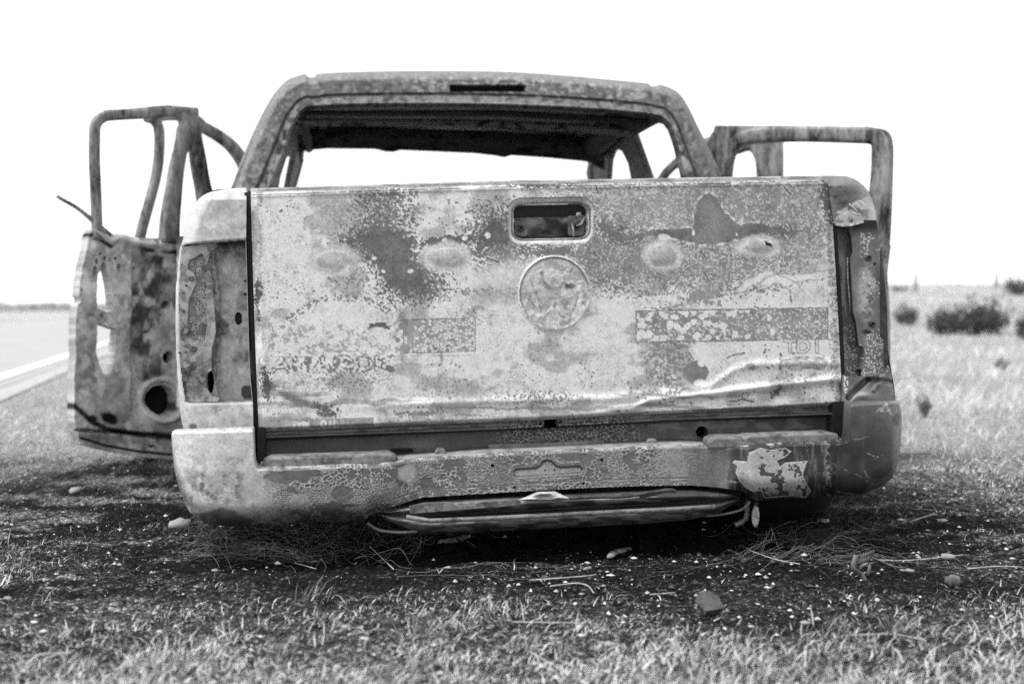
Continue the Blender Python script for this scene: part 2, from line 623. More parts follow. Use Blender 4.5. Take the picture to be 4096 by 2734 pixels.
# ---- grass: blades as one mass each
def grass_mat(name):
    m, nt, b = new_mat(name)
    a = nd(nt, 'ShaderNodeAttribute', attribute_name='tone')
    nt.links.new(a.outputs['Fac'], b.inputs['Base Color'])
    b.inputs['Roughness'].default_value = 0.8
    b.inputs['Specular IOR Level'].default_value = 0.2
    return m
M['grass'] = grass_mat('dry_grass_blades')

def blades(name, x, y, h, w, tone, lean, label, cat, seed):
    """each blade: a bent three-vertex-pair strip ending in a tip"""
    r = np.random.default_rng(seed)
    n = len(x)
    z = terrain(x, y)
    th = r.uniform(0, 2 * np.pi, n)
    lx = r.normal(0, 1, n) * lean + 0.5 * lean; ly = r.normal(0, 1, n) * lean
    bx = np.cos(th) * w / 2; by = np.sin(th) * w / 2
    p0 = np.stack([x, y, z - 0.006], -1)
    side = np.stack([bx, by, np.zeros(n)], -1)
    p1 = p0 + np.stack([lx * h * 0.46, ly * h * 0.46, h * 0.52], -1)
    p2 = p0 + np.stack([lx * h, ly * h, h * (1.0 - 0.25 * np.clip(np.hypot(lx, ly), 0, 2))], -1)
    V = np.stack([p0 - side, p0 + side, p1 - side * 0.8, p1 + side * 0.8, p2], 1).reshape(-1, 3)
    k = np.arange(n)[:, None] * 5
    Q = k + np.array([[0, 1, 3, 2]]); T = k + np.array([[2, 3, 4]])
    tn = np.repeat(tone, 5)
    o = link(name, np_mesh(name, V, Q, tn, True, T), M['grass'])
    tag(o, label, cat, kind='stuff')
    return o

r = np.random.default_rng(3)
def polar(n, d0, d1, a0, a1):
    d = np.exp(r.uniform(math.log(d0), math.log(d1), n)); an = np.radians(r.uniform(a0, a1, n))
    return d * np.sin(an), d * np.cos(an) - 3.5
def road_off(x, y):
    return (x - RD0.x) * RDN.x + (y - RD0.y) * RDN.y

# short stubble round the wreck
x, y = polar(300000, 1.5, 6.0, -20, 34)
ch = charred(x, y)
cl = fbm(x, y, 0.11, o=3, s=51); cl2 = fbm(x, y, 0.7, o=3, s=52)
und = (np.abs(x - 0.52) < 1.05) & (y > -0.15)
keep = (r.uniform(0, 1, len(x)) < (0.05 + 0.95 * sm(0.45, 0.62, cl * 0.55 + cl2 * 0.45 + 0.10 * (1 - ch) - 0.06 * ch)) * (0.30 + 0.70 * (1 - ch))) & ~und
x, y, ch = x[keep], y[keep], ch[keep]
n = len(x)
h = (0.008 + 0.020 * r.uniform(0, 1, n) ** 1.5) * (0.5 + 1.2 * fbm(x, y, 0.3, o=2, s=53)) * (1 + 0.6 * sm(-0.7, -1.4, y) * sm(0.2, 1.0, x))
live = r.uniform(0, 1, n)
tn = np.where(live < 0.40 + 0.35 * ch, r.uniform(0.006, 0.04, n), r.uniform(0.6, 0.9, n))
tn = tn * mix(1.0, 0.7, ch)
blades('grass', x, y, h, 0.0013 + 0.0018 * r.uniform(0, 1, n), tn, 0.7, 'short scorched grass stubble on the soil around the wreck', 'grass', 4)

# tufts of longer dry grass in the foreground
cx, cy = polar(620, 1.6, 4.2, -22, 36)
ok = (charred(cx, cy) < 0.8) & ~((np.abs(cx - 0.52) < 1.15) & (cy > -0.55))
cx, cy = cx[ok], cy[ok]
k = r.integers(8, 30, len(cx))
x = np.repeat(cx, k) + r.normal(0, 0.018, k.sum()); y = np.repeat(cy, k) + r.normal(0, 0.018, k.sum())
n = len(x)
h = np.repeat(0.018 + 0.05 * r.uniform(0, 1, len(cx)) ** 3, k) * r.uniform(0.5, 1.1, n)
tn = np.repeat(r.uniform(0.25, 0.8, len(cx)), k) * r.uniform(0.2, 1.1, n)
blades('dry_grass_tufts', x, y, h, 0.002 + 0.0018 * r.uniform(0, 1, n), tn, 0.4, 'pale dry grass tufts scattered in the foreground', 'grass', 5)

# tall dry field beyond the burn
x, y = polar(150000, 5.4, 75, -27, 40)
ch = charred(x, y); ro = road_off(x, y)
keep = (r.uniform(0, 1, len(x)) > ch * 1.25) & ((ro < -0.3) | (ro > 7.6)) & ~((np.abs(x - 0.52) < 1.3) & (y < 4.5))
keep &= r.uniform(0, 1, len(x)) < 0.25 + 0.9 * sm(0.35, 0.65, fbm(x, y, 1.6, o=3, s=61))
x, y = x[keep], y[keep]
n = len(x); d = np.hypot(x, y + 3.5); an = np.degrees(np.arctan2(x, y + 3.5))
h = (0.03 + 0.11 * r.uniform(0, 1, n) ** 1.5) * (0.4 + 1.1 * fbm(x, y, 1.4, o=3, s=62)) * mix(0.5, 1.2, sm(4, 14, an)) * sm(4.2, 7.5, d)
w = 0.0014 + 0.0005 * d * r.uniform(0.3, 1, n)
pt = sm(0.55, 0.68, fbm(x, y, 0.9, 0.5, o=3, s=63))
tn = np.where(r.uniform(0, 1, n) < 0.06 + 0.5 * pt, r.uniform(0.14, 0.35, n), r.uniform(0.55, 0.82, n))
blades('dry_field_grass', x, y, h, w, tn, 0.6, 'pale dry grass of the field behind the wreck', 'grass', 6)

# gravel and crumbs of ash
def pebble_mesh(name, sd, k=1):
    bm = bmesh.new(); bmesh.ops.create_icosphere(bm, subdivisions=k, radius=1)
    rr = random.Random(sd)
    for v in bm.verts:
        v.co *= rr.uniform(0.7, 1.15)
    me = bpy.data.meshes.new(name); bm.to_mesh(me); bm.free()
    return me
pv = np.array([(1, 0, 0), (-0.9, 0.1, 0), (0.1, 1, 0.1), (0, -1.1, 0), (0.1, 0.05, 1), (0, 0, -0.8)], float)
pf = np.array([(0, 2, 4), (2, 1, 4), (1, 3, 4), (3, 0, 4), (2, 0, 5), (1, 2, 5), (3, 1, 5), (0, 3, 5)])
x, y = polar(70000, 1.6, 7.0, -20, 35)
keep = r.uniform(0, 1, len(x)) < 0.2 + 0.8 * sm(0.42, 0.60, fbm(x, y, 0.4, o=3, s=71))
keep &= ~((np.abs(x - 0.52) < 0.95) & (y > 0.0)) | (r.uniform(0, 1, len(x)) < 0.2)
x, y = x[keep], y[keep]; n = len(x)
s = 0.0012 + 0.0055 * r.uniform(0, 1, n) ** 7
z = terrain(x, y) + 0.002
sc = np.stack([s * r.uniform(0.7, 1.7, n), s * r.uniform(0.7, 1.5, n), s * r.uniform(0.5, 1.0, n)], -1)
th = r.uniform(0, 6.28, n); ct, st = np.cos(th)[:, None], np.sin(th)[:, None]
L = pv[None] * sc[:, None, :] * r.uniform(0.7, 1.3, (n, 6, 1))
L = np.stack([L[..., 0] * ct - L[..., 1] * st, L[..., 0] * st + L[..., 1] * ct, L[..., 2]], -1)
V = (L + np.stack([x, y, z + s * 0.3], -1)[:, None, :]).reshape(-1, 3)
T = (pf[None] + (np.arange(n) * 6)[:, None, None]).reshape(-1, 3)
q = r.uniform(0, 1, n); cg = charred(x, y)
tn = np.repeat(np.where(q < 0.30 - 0.12 * cg, r.uniform(0.3, 0.7, n), r.uniform(0.008, 0.10, n)), 6)
o = link('gravel', np_mesh('gravel', V, np.zeros((0, 4), int), tn, False, T), M['grass'])
tag(o, 'loose gravel and ash crumbs strewn over the scorched soil', 'gravel', kind='stuff')

# ---- bushes on the right, each a cluster of upright sprigs on stems
bush_m = grass_mat('bush_leaves')
def bush(px, py, wpx, hpx, label, seed, tone0=0.07, dense=1.0):
    c = ground_hit(px, py)
    dist = (c - CAM).length
    W = wpx / F * dist / 2; H = hpx / F * dist
    rr = np.random.default_rng(seed)
    root = empty('bush', c)
    tag(root, label, 'bush', 'bushes in the dry field')
    ns = int(60 * dense)
    V = []; Q = []; tn = []; SV = []; SF = []
    for i in range(ns):
        a = rr.uniform(0, 2 * math.pi); q = math.sqrt(rr.uniform(0, 1))
        base = Vector((math.cos(a) * q * W * 0.35, math.sin(a) * q * W * 0.35, 0))
        lump = 0.72 + 0.28 * math.sin(3.1 * a + seed) * math.sin(1.7 * a + seed * 2.3)
        tip = Vector((math.cos(a) * q * W, math.sin(a) * q * W, H * (1.0 - 0.30 * q * q) * rr.uniform(0.45, 1.1) * lump))
        if i % 2 == 0:
            vs_, fs_ = tube('s', [c + base, c + (base * 0.4 + tip * 0.6), c + tip], [0.01 * dist / 30, 0.007 * dist / 30, 0.003 * dist / 30], None, n=4, as_mesh=True)
            o_ = len(SV); SV += vs_; SF += [tuple(k_ + o_ for k_ in f) for f in fs_]
        for j in range(30):
            t = rr.uniform(0.12, 1.0) ** 0.6
            p = c + base * (1 - t) + tip * t + Vector(rr.normal(0, 1, 3)) * (0.04 * W + 0.04 * H)
            if p.z < c.z: p.z = c.z + rr.uniform(0, 0.1) * H
            L = rr.uniform(0.5, 1.2) * 0.09 * H; wd = L * 0.35
            u = Vector(rr.normal(0, 1, 3) + np.array([0, 0, 1.4])).normalized(); s_ = u.orthogonal().normalized()
            s_ = Matrix.Rotation(rr.uniform(0, 6.28), 3, u) @ s_
            k_ = len(V)
            V += [p, p + u * L * 0.5 + s_ * wd, p + u * L, p + u * L * 0.5 - s_ * wd]
            Q.append((k_, k_ + 1, k_ + 2, k_ + 3)); tn += [tone0 * rr.uniform(0.6, 1.6)] * 4
    link('foliage', np_mesh('foliage', np.array([v[:] for v in V]), np.array(Q), np.array(tn), False), bush_m, root)
    me = bpy.data.meshes.new('stem'); me.from_pydata(SV, [], SF)
    link('stems', me, M['bark'], root)
bush(3800, 1340, 190, 140, 'left of the two large dark bushes in the pale field', 1)
bush(3932, 1337, 210, 165, 'right of the two large dark bushes in the pale field', 2)
bush(3625, 1300, 110, 110, 'small grey bush next to the burnt tail lamp corner', 3, 0.11, 0.6)
bush(4068, 1180, 130, 85, 'dark bush on the skyline at the right edge', 4, 0.10)
bush(3600, 1166, 80, 34, 'low bush on the skyline beside the left fence post', 5, 0.16, 0.5)
bush(4100, 1360, 70, 120, 'dark bush cut by the right edge of the picture', 6, 0.10, 0.7)
bush(3700, 1665, 60, 90, 'tiny dark weed clump in the pale grass near the bumper', 7, 0.14, 0.35)
bush(4010, 1480, 60, 70, 'tiny dry weed clump low in the pale field', 8, 0.2, 0.35)

# ---- fence posts on the ridge
for px, py, hp, lab in ((3662, 1168, 75, 'taller grey wooden fence post on the skyline'), (3985, 1152, 55, 'shorter grey wooden fence post beside the skyline bush')):
    c = ground_hit(px, py)
    dist = (c - CAM).length
    H = hp / F * dist; rr = 9 / F * dist
    o = tube('fence_post', [c - Vector((0, 0, 0.3)), c + Vector((0, 0, H * 0.5)), c + Vector((rr * 0.3, 0, H * 0.95)), c + Vector((rr * 0.3, 0, H))], [rr, rr, rr * 0.9, rr * 0.6], M['post'], None, n=9, origin=c)
    tag(o, lab, 'fence post', 'fence posts on the ridge')

# ---- far tree line behind the road
V = []; Q = []; tn = []
for i in range(2600):
    an = math.radians(r.uniform(-27, 6)); d = r.uniform(330, 420)
    x, y = d * math.sin(an), d * math.cos(an) - 3.5
    hh = 0.9 + 1.9 * float(fbm(np.array([an * 900]), np.array([0.0]), 9.0, o=3, s=77)[0])
    for k_ in range(5):
        p = Vector((x + r.normal(0, 1.6), y + r.normal(0, 1.6), r.uniform(0.1, 1) * hh))
        u = Vector(r.normal(0, 1, 3)).normalized(); s_ = u.orthogonal()
        L = r.uniform(0.25, 0.6); q = len(V)
        V += [p - u * L, p + s_ * L * 0.8, p + u * L, p - s_ * L * 0.8]; Q.append((q, q + 1, q + 2, q + 3)); tn += [r.uniform(0.22, 0.4)] * 4
o = link('far_tree_line', np_mesh('far_tree_line', np.array([v[:] for v in V]), np.array(Q), np.array(tn), False), bush_m)
tag(o, 'pale low tree line along the horizon beyond the road', 'trees', kind='stuff')
# ================================================================== the burnt pickup
truck = empty('pickup_truck', (0.52, 1.5, 0.0))
tag(truck, 'burnt-out pickup truck shell with four open doors and a scorched pale tailgate', 'truck')

def grid(nu, nv):
    u, v = np.meshgrid(np.linspace(0, 1, nu), np.linspace(0, 1, nv))
    return u, v

def cellmix(sd, width, cell, seed, x, y):
    """ragged paint edge: whole blisters fall on one side or the other"""
    f1, f2, rid = worley(x, y, cell, seed)
    return ((sd + (rid - 0.5) * width) < 0).astype(float), f1, f2, rid

STROKES = {
    'A': [[(0, 1), (0.5, 0), (1, 1)], [(0.2, 0.65), (0.8, 0.65)]],
    'M': [[(0, 1), (0.05, 0), (0.5, 0.7), (0.95, 0), (1, 1)]],
    'R': [[(0, 1), (0, 0), (0.7, 0), (1, 0.25), (0.7, 0.5), (0, 0.5)], [(0.5, 0.5), (1, 1)]],
    'O': [[(0.5, 0), (0.15, 0.15), (0, 0.5), (0.15, 0.85), (0.5, 1), (0.85, 0.85), (1, 0.5), (0.85, 0.15), (0.5, 0)]],
    'K': [[(0, 0), (0, 1)], [(1, 0), (0, 0.55), (1, 1)]],
    'T': [[(0, 0), (1, 0)], [(0.5, 0), (0.5, 1)]],
    'D': [[(0, 0), (0, 1), (0.6, 1), (1, 0.7), (1, 0.3), (0.6, 0), (0, 0)]],
    'I': [[(0.5, 0), (0.5, 1)]],
    'i': [[(0.5, 0.4), (0.5, 1)], [(0.5, 0.05), (0.5, 0.15)]],
    'L': [[(0, 0), (0, 1), (1, 1)]],
}
def text_d(x, y, s, x0, y0, x1, y1, gap=0.28, slope=0.0):
    n = len(s); w = (x1 - x0) / (n + gap * (n - 1))
    r = np.full(x.shape, 1e9)
    for i, c in enumerate(s):
        a = x0 + i * w * (1 + gap)
        for st in STROKES[c]:
            r = np.minimum(r, line_d(x, y, [(a + p * w, y0 + q * (y1 - y0) + slope * (a - x0)) for p, q in st]))
    return r

top = crv([(990, 754), (1486, 738), (1821, 728), (2100, 720), (2375, 717), (2682, 711), (3296, 702), (3340, 702)])
bot = crv([(1000, 1727), (1034, 1725), (1550, 1703), (2050, 1683), (2300, 1672), (2477, 1659), (2955, 1642), (3354, 1620), (3400, 1618)])
lft = crv([(750, 1002), (1100, 1012), (1400, 1022), (1725, 1035)])
rgt = crv([(700, 3308), (885, 3330), (1157, 3347), (1498, 3364), (1600, 3364), (1625, 3358)])
U, Vv = grid(720, 300)
PX = mix(lft(mix(752, 1725, Vv)), rgt(mix(702, 1620, Vv)), U)
PY = mix(top(PX), bot(PX), Vv)
zx = (PX - 1000) / 1.0217; zy = (PY - 700) / 1.0217
wx = zx + 30 * (fbm(zx, zy, 55, o=5, s=1) - 0.5); wy = zy + 30 * (fbm(zx, zy, 55, o=5, s=2) - 0.5)
# --- wear map
T = 0.56 + 0.16 * (fbm(zx, zy, 160, 120, o=4, s=3) - 0.5) + 0.10 * (fbm(zx, zy, 9, 70, o=3, s=4) - 0.5)
T += 0.14 * (fbm(zx, zy, 34, o=4, s=5) - 0.5) + 0.10
mid = sm(0.52, 0.66, fbm(zx, zy, 130, 90, o=5, s=6)); T = mix(T, 0.34, mid * 0.8)
f1, f2, rid = worley(wx, wy, 6.5, 7)
pep = (rid > 0.88) & (f1 < 0.40)
T = mix(T, 0.20, pep * sm(0.46, 0.64, fbm(zx, zy, 110, o=3, s=8)))
f1, f2, rid = worley(wx, wy, 14, 9)
T = mix(T, 0.20, ((rid > 0.86) & (f1 < 0.36)) * sm(0.50, 0.64, fbm(zx, zy, 150, o=3, s=10)))
def dark(sd, val, width, cell, seed, mot=0.05, grain=0.0):
    global T
    m, f1, f2, rid = cellmix(sd, width, cell, seed, wx, wy)
    g = val * (1 + mot * 8 * (fbm(zx, zy, 30, o=4, s=seed + 5) - 0.5))
    if grain:                       # dark veins between pale blisters
        g = np.where((f2 - f1 > 0.16) & (rid > 1 - grain), 0.36 + 0.1 * rid, g)
    T = mix(T, g, m)
def light(sd, val, soft=3):
    global T
    T = mix(T, val * (0.94 + 0.16 * fbm(zx, zy, 12, o=3, s=60)), ins(sd, soft))
# blistered zones
T = mix(T, 0.40 + 0.2 * (fbm(zx, zy, 50, o=4, s=19) - 0.5), ins(ell_sd(wx, wy, 1720, 190, 620, 270), 120) * 0.75)
dark(ell_sd(wx, wy, 525, 130, 95, 125), 0.20, 120, 7, 20, 0.06, 0.35)
dark(ell_sd(wx, wy, 640, 430, 120, 70), 0.17, 80, 6, 21, 0.05, 0.3)
dark(ell_sd(wx, wy, 400, 310, 60, 90), 0.24, 110, 7, 22, 0.05, 0.4)
dark(ell_sd(wx, wy, 955, 240, 100, 110), 0.17, 110, 7, 23, 0.05, 0.4)
dark(ell_sd(wx, wy, 1020, 280, 110, 50), 0.18, 80, 6, 230, 0.05, 0.4)
dark(ell_sd(wx, wy, 1680, 350, 330, 95), 0.23, 150, 6, 24, 0.05, 0.42)
dark(ell_sd(wx, wy, 1400, 290, 120, 120), 0.24, 110, 6, 25, 0.05, 0.4)
dark(ell_sd(wx, wy, 1560, 110, 260, 80), 0.27, 170, 6, 26, 0.05, 0.4)
dark(ell_sd(wx, wy, 1990, 120, 210, 85), 0.26, 170, 8, 27, 0.05, 0.4)
dark(ell_sd(wx, wy, 2160, 220, 90, 100), 0.26, 90, 8, 28, 0.05, 0.5)
dark(ell_sd(wx, wy, 1640, 690, 60, 130), 0.25, 110, 8, 281, 0.05, 0.5)
# solid dark tongues of bare metal
dark(poly_sd(wx, wy, [(370, 250), (440, 205), (490, 172), (520, 172), (560, 210), (650, 243), (690, 268), (655, 290), (650, 330), (700, 370), (720, 410), (660, 470), (590, 472), (520, 415), (480, 350), (450, 300)]), 0.165, 60, 7, 29)
dark(poly_sd(wx, wy, [(680, 247), (760, 240), (850, 233), (875, 250), (840, 264), (760, 270), (690, 266)]), 0.14, 8, 6, 30)
dark(poly_sd(wx, wy, [(890, 250), (920, 205), (950, 168), (985, 192), (1020, 240), (1018, 268), (940, 272)]), 0.14, 18, 6, 31)
fin = [(1335, 175), (1385, 168), (1430, 205), (1500, 226), (1560, 215), (1640, 208), (1730, 208), (1745, 150), (1757, 100), (1776, 72), (1800, 66), (1824, 85), (1850, 130), (1880, 168), (1915, 195), (1960, 187), (2060, 195), (2140, 212), (2150, 236), (2090, 240), (2000, 238), (1930, 246), (1880, 261), (1800, 271), (1720, 262), (1640, 240), (1560, 236), (1500, 268), (1460, 272), (1420, 256), (1370, 230)]
sdf = poly_sd(zx + 12 * (fbm(zx, zy, 26, o=4, s=33) - 0.5), zy + 12 * (fbm(zx, zy, 26, o=4, s=34) - 0.5), fin)
f1, f2, rid = worley(zx, zy, 7, 32)
sdf = sdf + (rid - 0.5) * (4 + 40 * sm(1640, 1420, zx) + 40 * sm(1960, 2120, zx))
T = mix(T, 0.60, sm(7, 3, np.abs(sdf - 3)) * (sdf > 0) * (fbm(zx, zy, 14, o=2, s=35) > 0.56))
T = mix(T, 0.165 + 0.10 * (fbm(zx, zy, 60, o=4, s=36) - 0.4) + 0.05 * ins(ell_sd(zx, zy, 1800, 190, 60, 70), 60), ins(sdf, 2.5))
for cx, cy, rx, ry in ((1620, 238, 28, 13), (1737, 222, 7, 12), (835, 246, 13, 10), (757, 257, 10, 8), (631, 377, 13, 10), (933, 240, 12, 11), (488, 322, 9, 7), (520, 377, 7, 7), (1905, 234, 4, 4)):
    light(ell_sd(wx, wy, cx, cy, rx, ry), 0.66, 2)
dark(poly_sd(wx, wy, [(1100, 300), (1160, 285), (1250, 268), (1265, 290), (1235, 315), (1130, 318)]), 0.21, 10, 6, 37)
# ringed heat marks
for cx, cy, rx, ry, ix, iy, v in ((330, 332, 98, 66, 66, 36, 0.40), (768, 320, 100, 58, 70, 34, 0.40), (1612, 312, 80, 60, 58, 40, 0.36), (1992, 280, 96, 44, 56, 26, 0.38)):
    sd = ell_sd(wx, wy, cx, cy, rx, ry)
    T = mix(T, 0.50 + 0.14 * (fbm(zx, zy, 14, o=3, s=38) - 0.5), ins(sd, 12))
    sd = ell_sd(wx, wy, cx, cy + 4, ix, iy)
    T = mix(T, 0.60, sm(8, 2, np.abs(sd)) * sm(0.42, 0.6, fbm(zx, zy, 22, o=3, s=139)))
    T = mix(T, v + 0.22 * (fbm(zx, zy, 16, o=4, s=39) - 0.5), ins(sd, 5))
dark(ell_sd(wx, wy, 2022, 272, 17, 8, 0.7), 0.05, 4, 4, 40)
# pale halo left of the emblem, bow of dark dots, pale bulge
light(ell_sd(wx, wy, 1010, 400, 120, 70), 0.55, 50)
ar = line_d(wx, wy, [(150, 560), (215, 515), (300, 483), (420, 478), (500, 505), (545, 545)])
f1, f2, rid = worley(zx, zy, 11, 41)
light(ell_sd(wx, wy, 335, 545, 180, 62), 0.64, 14)
T = mix(T, 0.24, (ar < 13) * (rid > 0.42) * (f1 < 0.5))
ar = line_d(wx, wy, [(740, 455), (850, 450), (960, 455), (1045, 462)])
T = mix(T, 0.26, (ar < 16) * (rid > 0.5) * (f1 < 0.5))
T = mix(T, 0.36, ins(ell_sd(wx, wy, 960, 470, 100, 34), 18) * 0.7)
# seam down the left third
T = mix(T, 0.30, sm(8, 2, np.abs(wx - 735 - (zy - 350) * 0.03)) * sm(330, 380, zy) * sm(900, 700, zy) * 0.7 * sm(0.4, 0.55, fbm(zx, zy, 40, o=3, s=42)))
# left sticker ghosts
f1, f2, rid = worley(wx, wy, 20, 43); f1b, f2b, ridb = worley(wx, wy, 9, 44)
sd = rrect_sd(zx, zy + (zx - 300) * 0.015, 70, 584, 552, 706, 4)
A = np.where((rid > 0.42) | (ridb > 0.66), 0.66, 0.37)
T = mix(T, A, ins(sd, 2) * 0.9)
dark(ell_sd(wx, wy, 505, 592, 40, 12), 0.16, 8, 6, 45); light(ell_sd(wx, wy, 505, 630, 42, 36), 0.68, 3)
sd = rrect_sd(zx, zy + (zx - 740) * 0.03, 600, 562, 882, 692, 2)
f1, f2, rid = worley(zx, zy, 12, 46)
B = np.where((f2 - f1) > 0.18, np.where(rid > 0.25 + 0.5 * sm(760, 600, zx), 0.64, 0.30), 0.33)
T = mix(T, B, ins(sd, 2)); T = mix(T, 0.2, sm(3.0, 1.2, np.abs(sd)) * (fbm(zx, zy, 10, o=2, s=47) > 0.35))
T = mix(T, 0.25, ins(ell_sd(wx, wy, 590, 620, 28, 90), 16) * sm(0.4, 0.6, fbm(zx, zy, 18, o=3, s=48)))
# ghost of the model lettering
sd = text_d(wx * 0.15 + zx * 0.85, wy * 0.15 + zy * 0.85, 'AMAROK', 92, 716, 556, 764, 0.34, -0.012)
f1, f2, rid = worley(wx, wy, 9, 49)
T = mix(T, 0.62, ins(rrect_sd(zx, zy, 76, 706, 562, 772, 6), 5) * 0.8)
T = mix(T, 0.20, (sd < 11) * (rid > 0.34)); T = mix(T, 0.62, (sd < 4.5) * (rid < 0.62))
T = mix(T, 0.3, sm(2.5, 1, np.abs(zy - 710 + (zx - 300) * 0.01)) * (zx > 75) * (zx < 880) * (fbm(zx, zy, 12, o=2, s=50) > 0.45))
# right sticker ghost with big pale blisters
sd = rrect_sd(zx, zy + (zx - 1880) * 0.018, 1510, 524, 2262, 648, 3)
T = mix(T, 0.27 + 0.10 * (fbm(zx, zy, 40, o=4, s=51) - 0.5), ins(sd, 2))
f1, f2, rid = worley(wx, wy, 27, 52)
big = (f1 < 0.46) & (rid > 0.28 + 0.7 * sm(1830, 2000, zx)) & (sd < -4)
f1b, f2b, ridb = worley(zx, zy, 10, 53)
sml = (f1b < 0.40) & (ridb > 0.55 - 0.25 * sm(2050, 2200, zx)) & (sd < -2)
T = np.where(sml, 0.52, T); T = np.where(big, 0.68, T)
T = mix(T, 0.18, sm(2.8, 1.0, np.abs(sd)) * (fbm(zx, zy, 9, o=2, s=54) > 0.38))
f1, f2, rid = worley(wx, wy, 19, 55)
T = np.where((f1 < 0.5) & (rid > 0.35) & (ell_sd(zx, zy, 1770, 492, 300, 26) < 0), 0.64, T)
dark(ell_sd(wx, wy, 1780, 475, 60, 30), 0.27, 40, 8, 56)
# pale flow lines at right
for pts in ([(1920, 450), (1960, 410), (2010, 395), (2120, 400), (2200, 400), (2270, 385)], [(2010, 425), (2060, 405), (2110, 420), (2130, 440)]):
    q = line_d(wx, wy, pts)
    T = mix(T, 0.62, sm(16, 4, q)); T = mix(T, 0.30, sm(2.5, 1, np.abs(q - 16)))
light(ell_sd(wx, wy, 2190, 470, 85, 36), 0.52, 16)
T = mix(T, 0.2, sm(5, 3, seg_d(wx, wy, (2112, 425), (2116, 500))) * (fbm(zx, zy, 12, o=2, s=57) > 0.5))
# engine badge ghost
sd = text_d(zx, zy, 'TDI', 2094, 648, 2240, 690, 0.3)
T = mix(T, 0.27, (sd < 8) * 1.0); T = mix(T, 0.58, (sd < 4) * 1.0)
sd = rrect_sd(wx, wy, 2076, 715, 2250, 757, 14)
T = mix(T, 0.40 + 0.4 * (fbm(zx, zy, 12, o=4, s=58) - 0.45), ins(sd, 3)); T = mix(T, 0.24, sm(4, 1.4, np.abs(sd)) * sm(0.36, 0.52, fbm(zx, zy, 10, o=3, s=1581)))
q = np.abs(ell_sd(wx, wy, 2150, 745, 75, 52)); T = mix(T, 0.30, sm(9, 2, q) * (zy > 750) * sm(0.42, 0.6, fbm(zx, zy, 12, o=3, s=1580)))
# round scar
sd = ell_sd(wx, wy, 1748, 768, 47, 46)
T = mix(T, 0.21 + 0.08 * (fbm(zx, zy, 25, o=3, s=59) - 0.5), ins(sd, 3))
light(ell_sd(wx, wy, 1763, 806, 28, 11), 0.72, 2); light(ell_sd(wx, wy, 1765, 735, 13, 10), 0.68, 2)
dark(ell_sd(wx, wy, 1965, 748, 22, 16), 0.25, 10, 5, 61)
T = mix(T, 0.12, sm(4, 1.5, line_d(wx, wy, [(1880, 715), (1905, 703), (1935, 697)])))
# smeared bands low on the gate
bd = fbm(zx, wy + 30 * (fbm(zx, zy, 260, o=2, s=62) - 0.5), 420, 16, o=4, s=63)
T = mix(T, 0.27, sm(0.50, 0.64, bd) * sm(800, 870, zy) * 0.85)
f1, f2, rid = worley(wx, wy, 10, 64)
T = mix(T, 0.23, (f1 < 0.45) * (rid > 0.45) * ins(ell_sd(wx, wy, 1130, 870, 160, 34), 14))
T = mix(T, 0.23, (f1 < 0.45) * (rid > 0.5) * ins(ell_sd(wx, wy, 380, 800, 160, 60), 40))
q = line_d(wx, wy, [(40, 770), (90, 830), (180, 880), (300, 930)])
T = mix(T, 0.2, sm(30, 6, q) * sm(0.4, 0.58, fbm(zx, wy, 60, 20, o=4, s=65)))
dark(ell_sd(wx, wy, 285, 912, 48, 20, 0.25), 0.15, 26, 7, 66, 0.05, 0.3)
dark(ell_sd(wx, wy, 660, 935, 85, 9), 0.25, 8, 6, 67)
dark(ell_sd(wx, wy, 2060, 850, 34, 12, -0.5), 0.13, 14, 7, 68)
T = mix(T, 0.14, sm(4, 2, line_d(wx, wy, [(1885, 884), (1980, 884)])))
T = mix(T, 0.2, sm(3, 1.5, np.abs(ell_sd(zx, zy, 1938, 862, 12, 12))))
# hand-written mark
T = mix(T, 0.27 + 0.12 * (fbm(zx, zy, 14, o=3, s=69) - 0.4), ins(rrect_sd(zx, zy + (zx - 350) * 0.03, 232, 950, 484, 986, 2), 3))
sd = text_d(zx, zy, 'OiL', 278, 960, 348, 984, 0.3, -0.03)
T = mix(T, 0.58, sm(4.2, 2.2, sd))
# edges of the gate
T = mix(T, 0.34, sm(62, 40, zx) * sm(0.38, 0.55, fbm(zx, zy, 14, 50, o=4, s=70)) * 0.85)
dark(ell_sd(wx, wy, 34, 470, 13, 52), 0.11, 16, 6, 71); dark(ell_sd(wx, wy, 32, 560, 8, 20), 0.12, 10, 6, 711)
dark(ell_sd(wx, wy, 62, 815, 20, 62, -0.25), 0.12, 18, 6, 72)
dark(ell_sd(wx, wy, 2256, 100, 22, 66, -0.2), 0.14, 22, 7, 73)
dark(ell_sd(wx, wy, 2300, 440, 9, 66), 0.14, 12, 6, 74)
T = mix(T, 0.24, (rid > 0.5) * (f1 < 0.55) * sm(26, 8, np.abs(zx - 2268 - (zy - 100) * 0.03)) * sm(150, 200, zy) * 0.8)
dark(ell_sd(wx, wy, 1120, 30, 150, 13), 0.10, 14, 6, 75)
T = mix(T, 0.34, sm(0.45, 0.6, fbm(zx, zy, 120, 10, o=4, s=76)) * sm((PY - top(PX)), 0, 24) * 0)
lip = PY - top(PX)
T = mix(T, 0.20 + 0.2 * (fbm(zx, zy, 60, 8, o=4, s=177) - 0.4), sm(20, 12, lip))
T = mix(T, 0.36, sm(22, 12, lip) * sm(0.4, 0.6, fbm(zx, zy, 90, 8, o=4, s=77)) * 0.8)
T = mix(T, 0.10, sm(3.2, 1.4, np.abs(lip - 24 - 3 * fbm(zx, zy, 200, o=2, s=78))) * sm(0.36, 0.5, fbm(zx, zy, 60, o=3, s=79)))
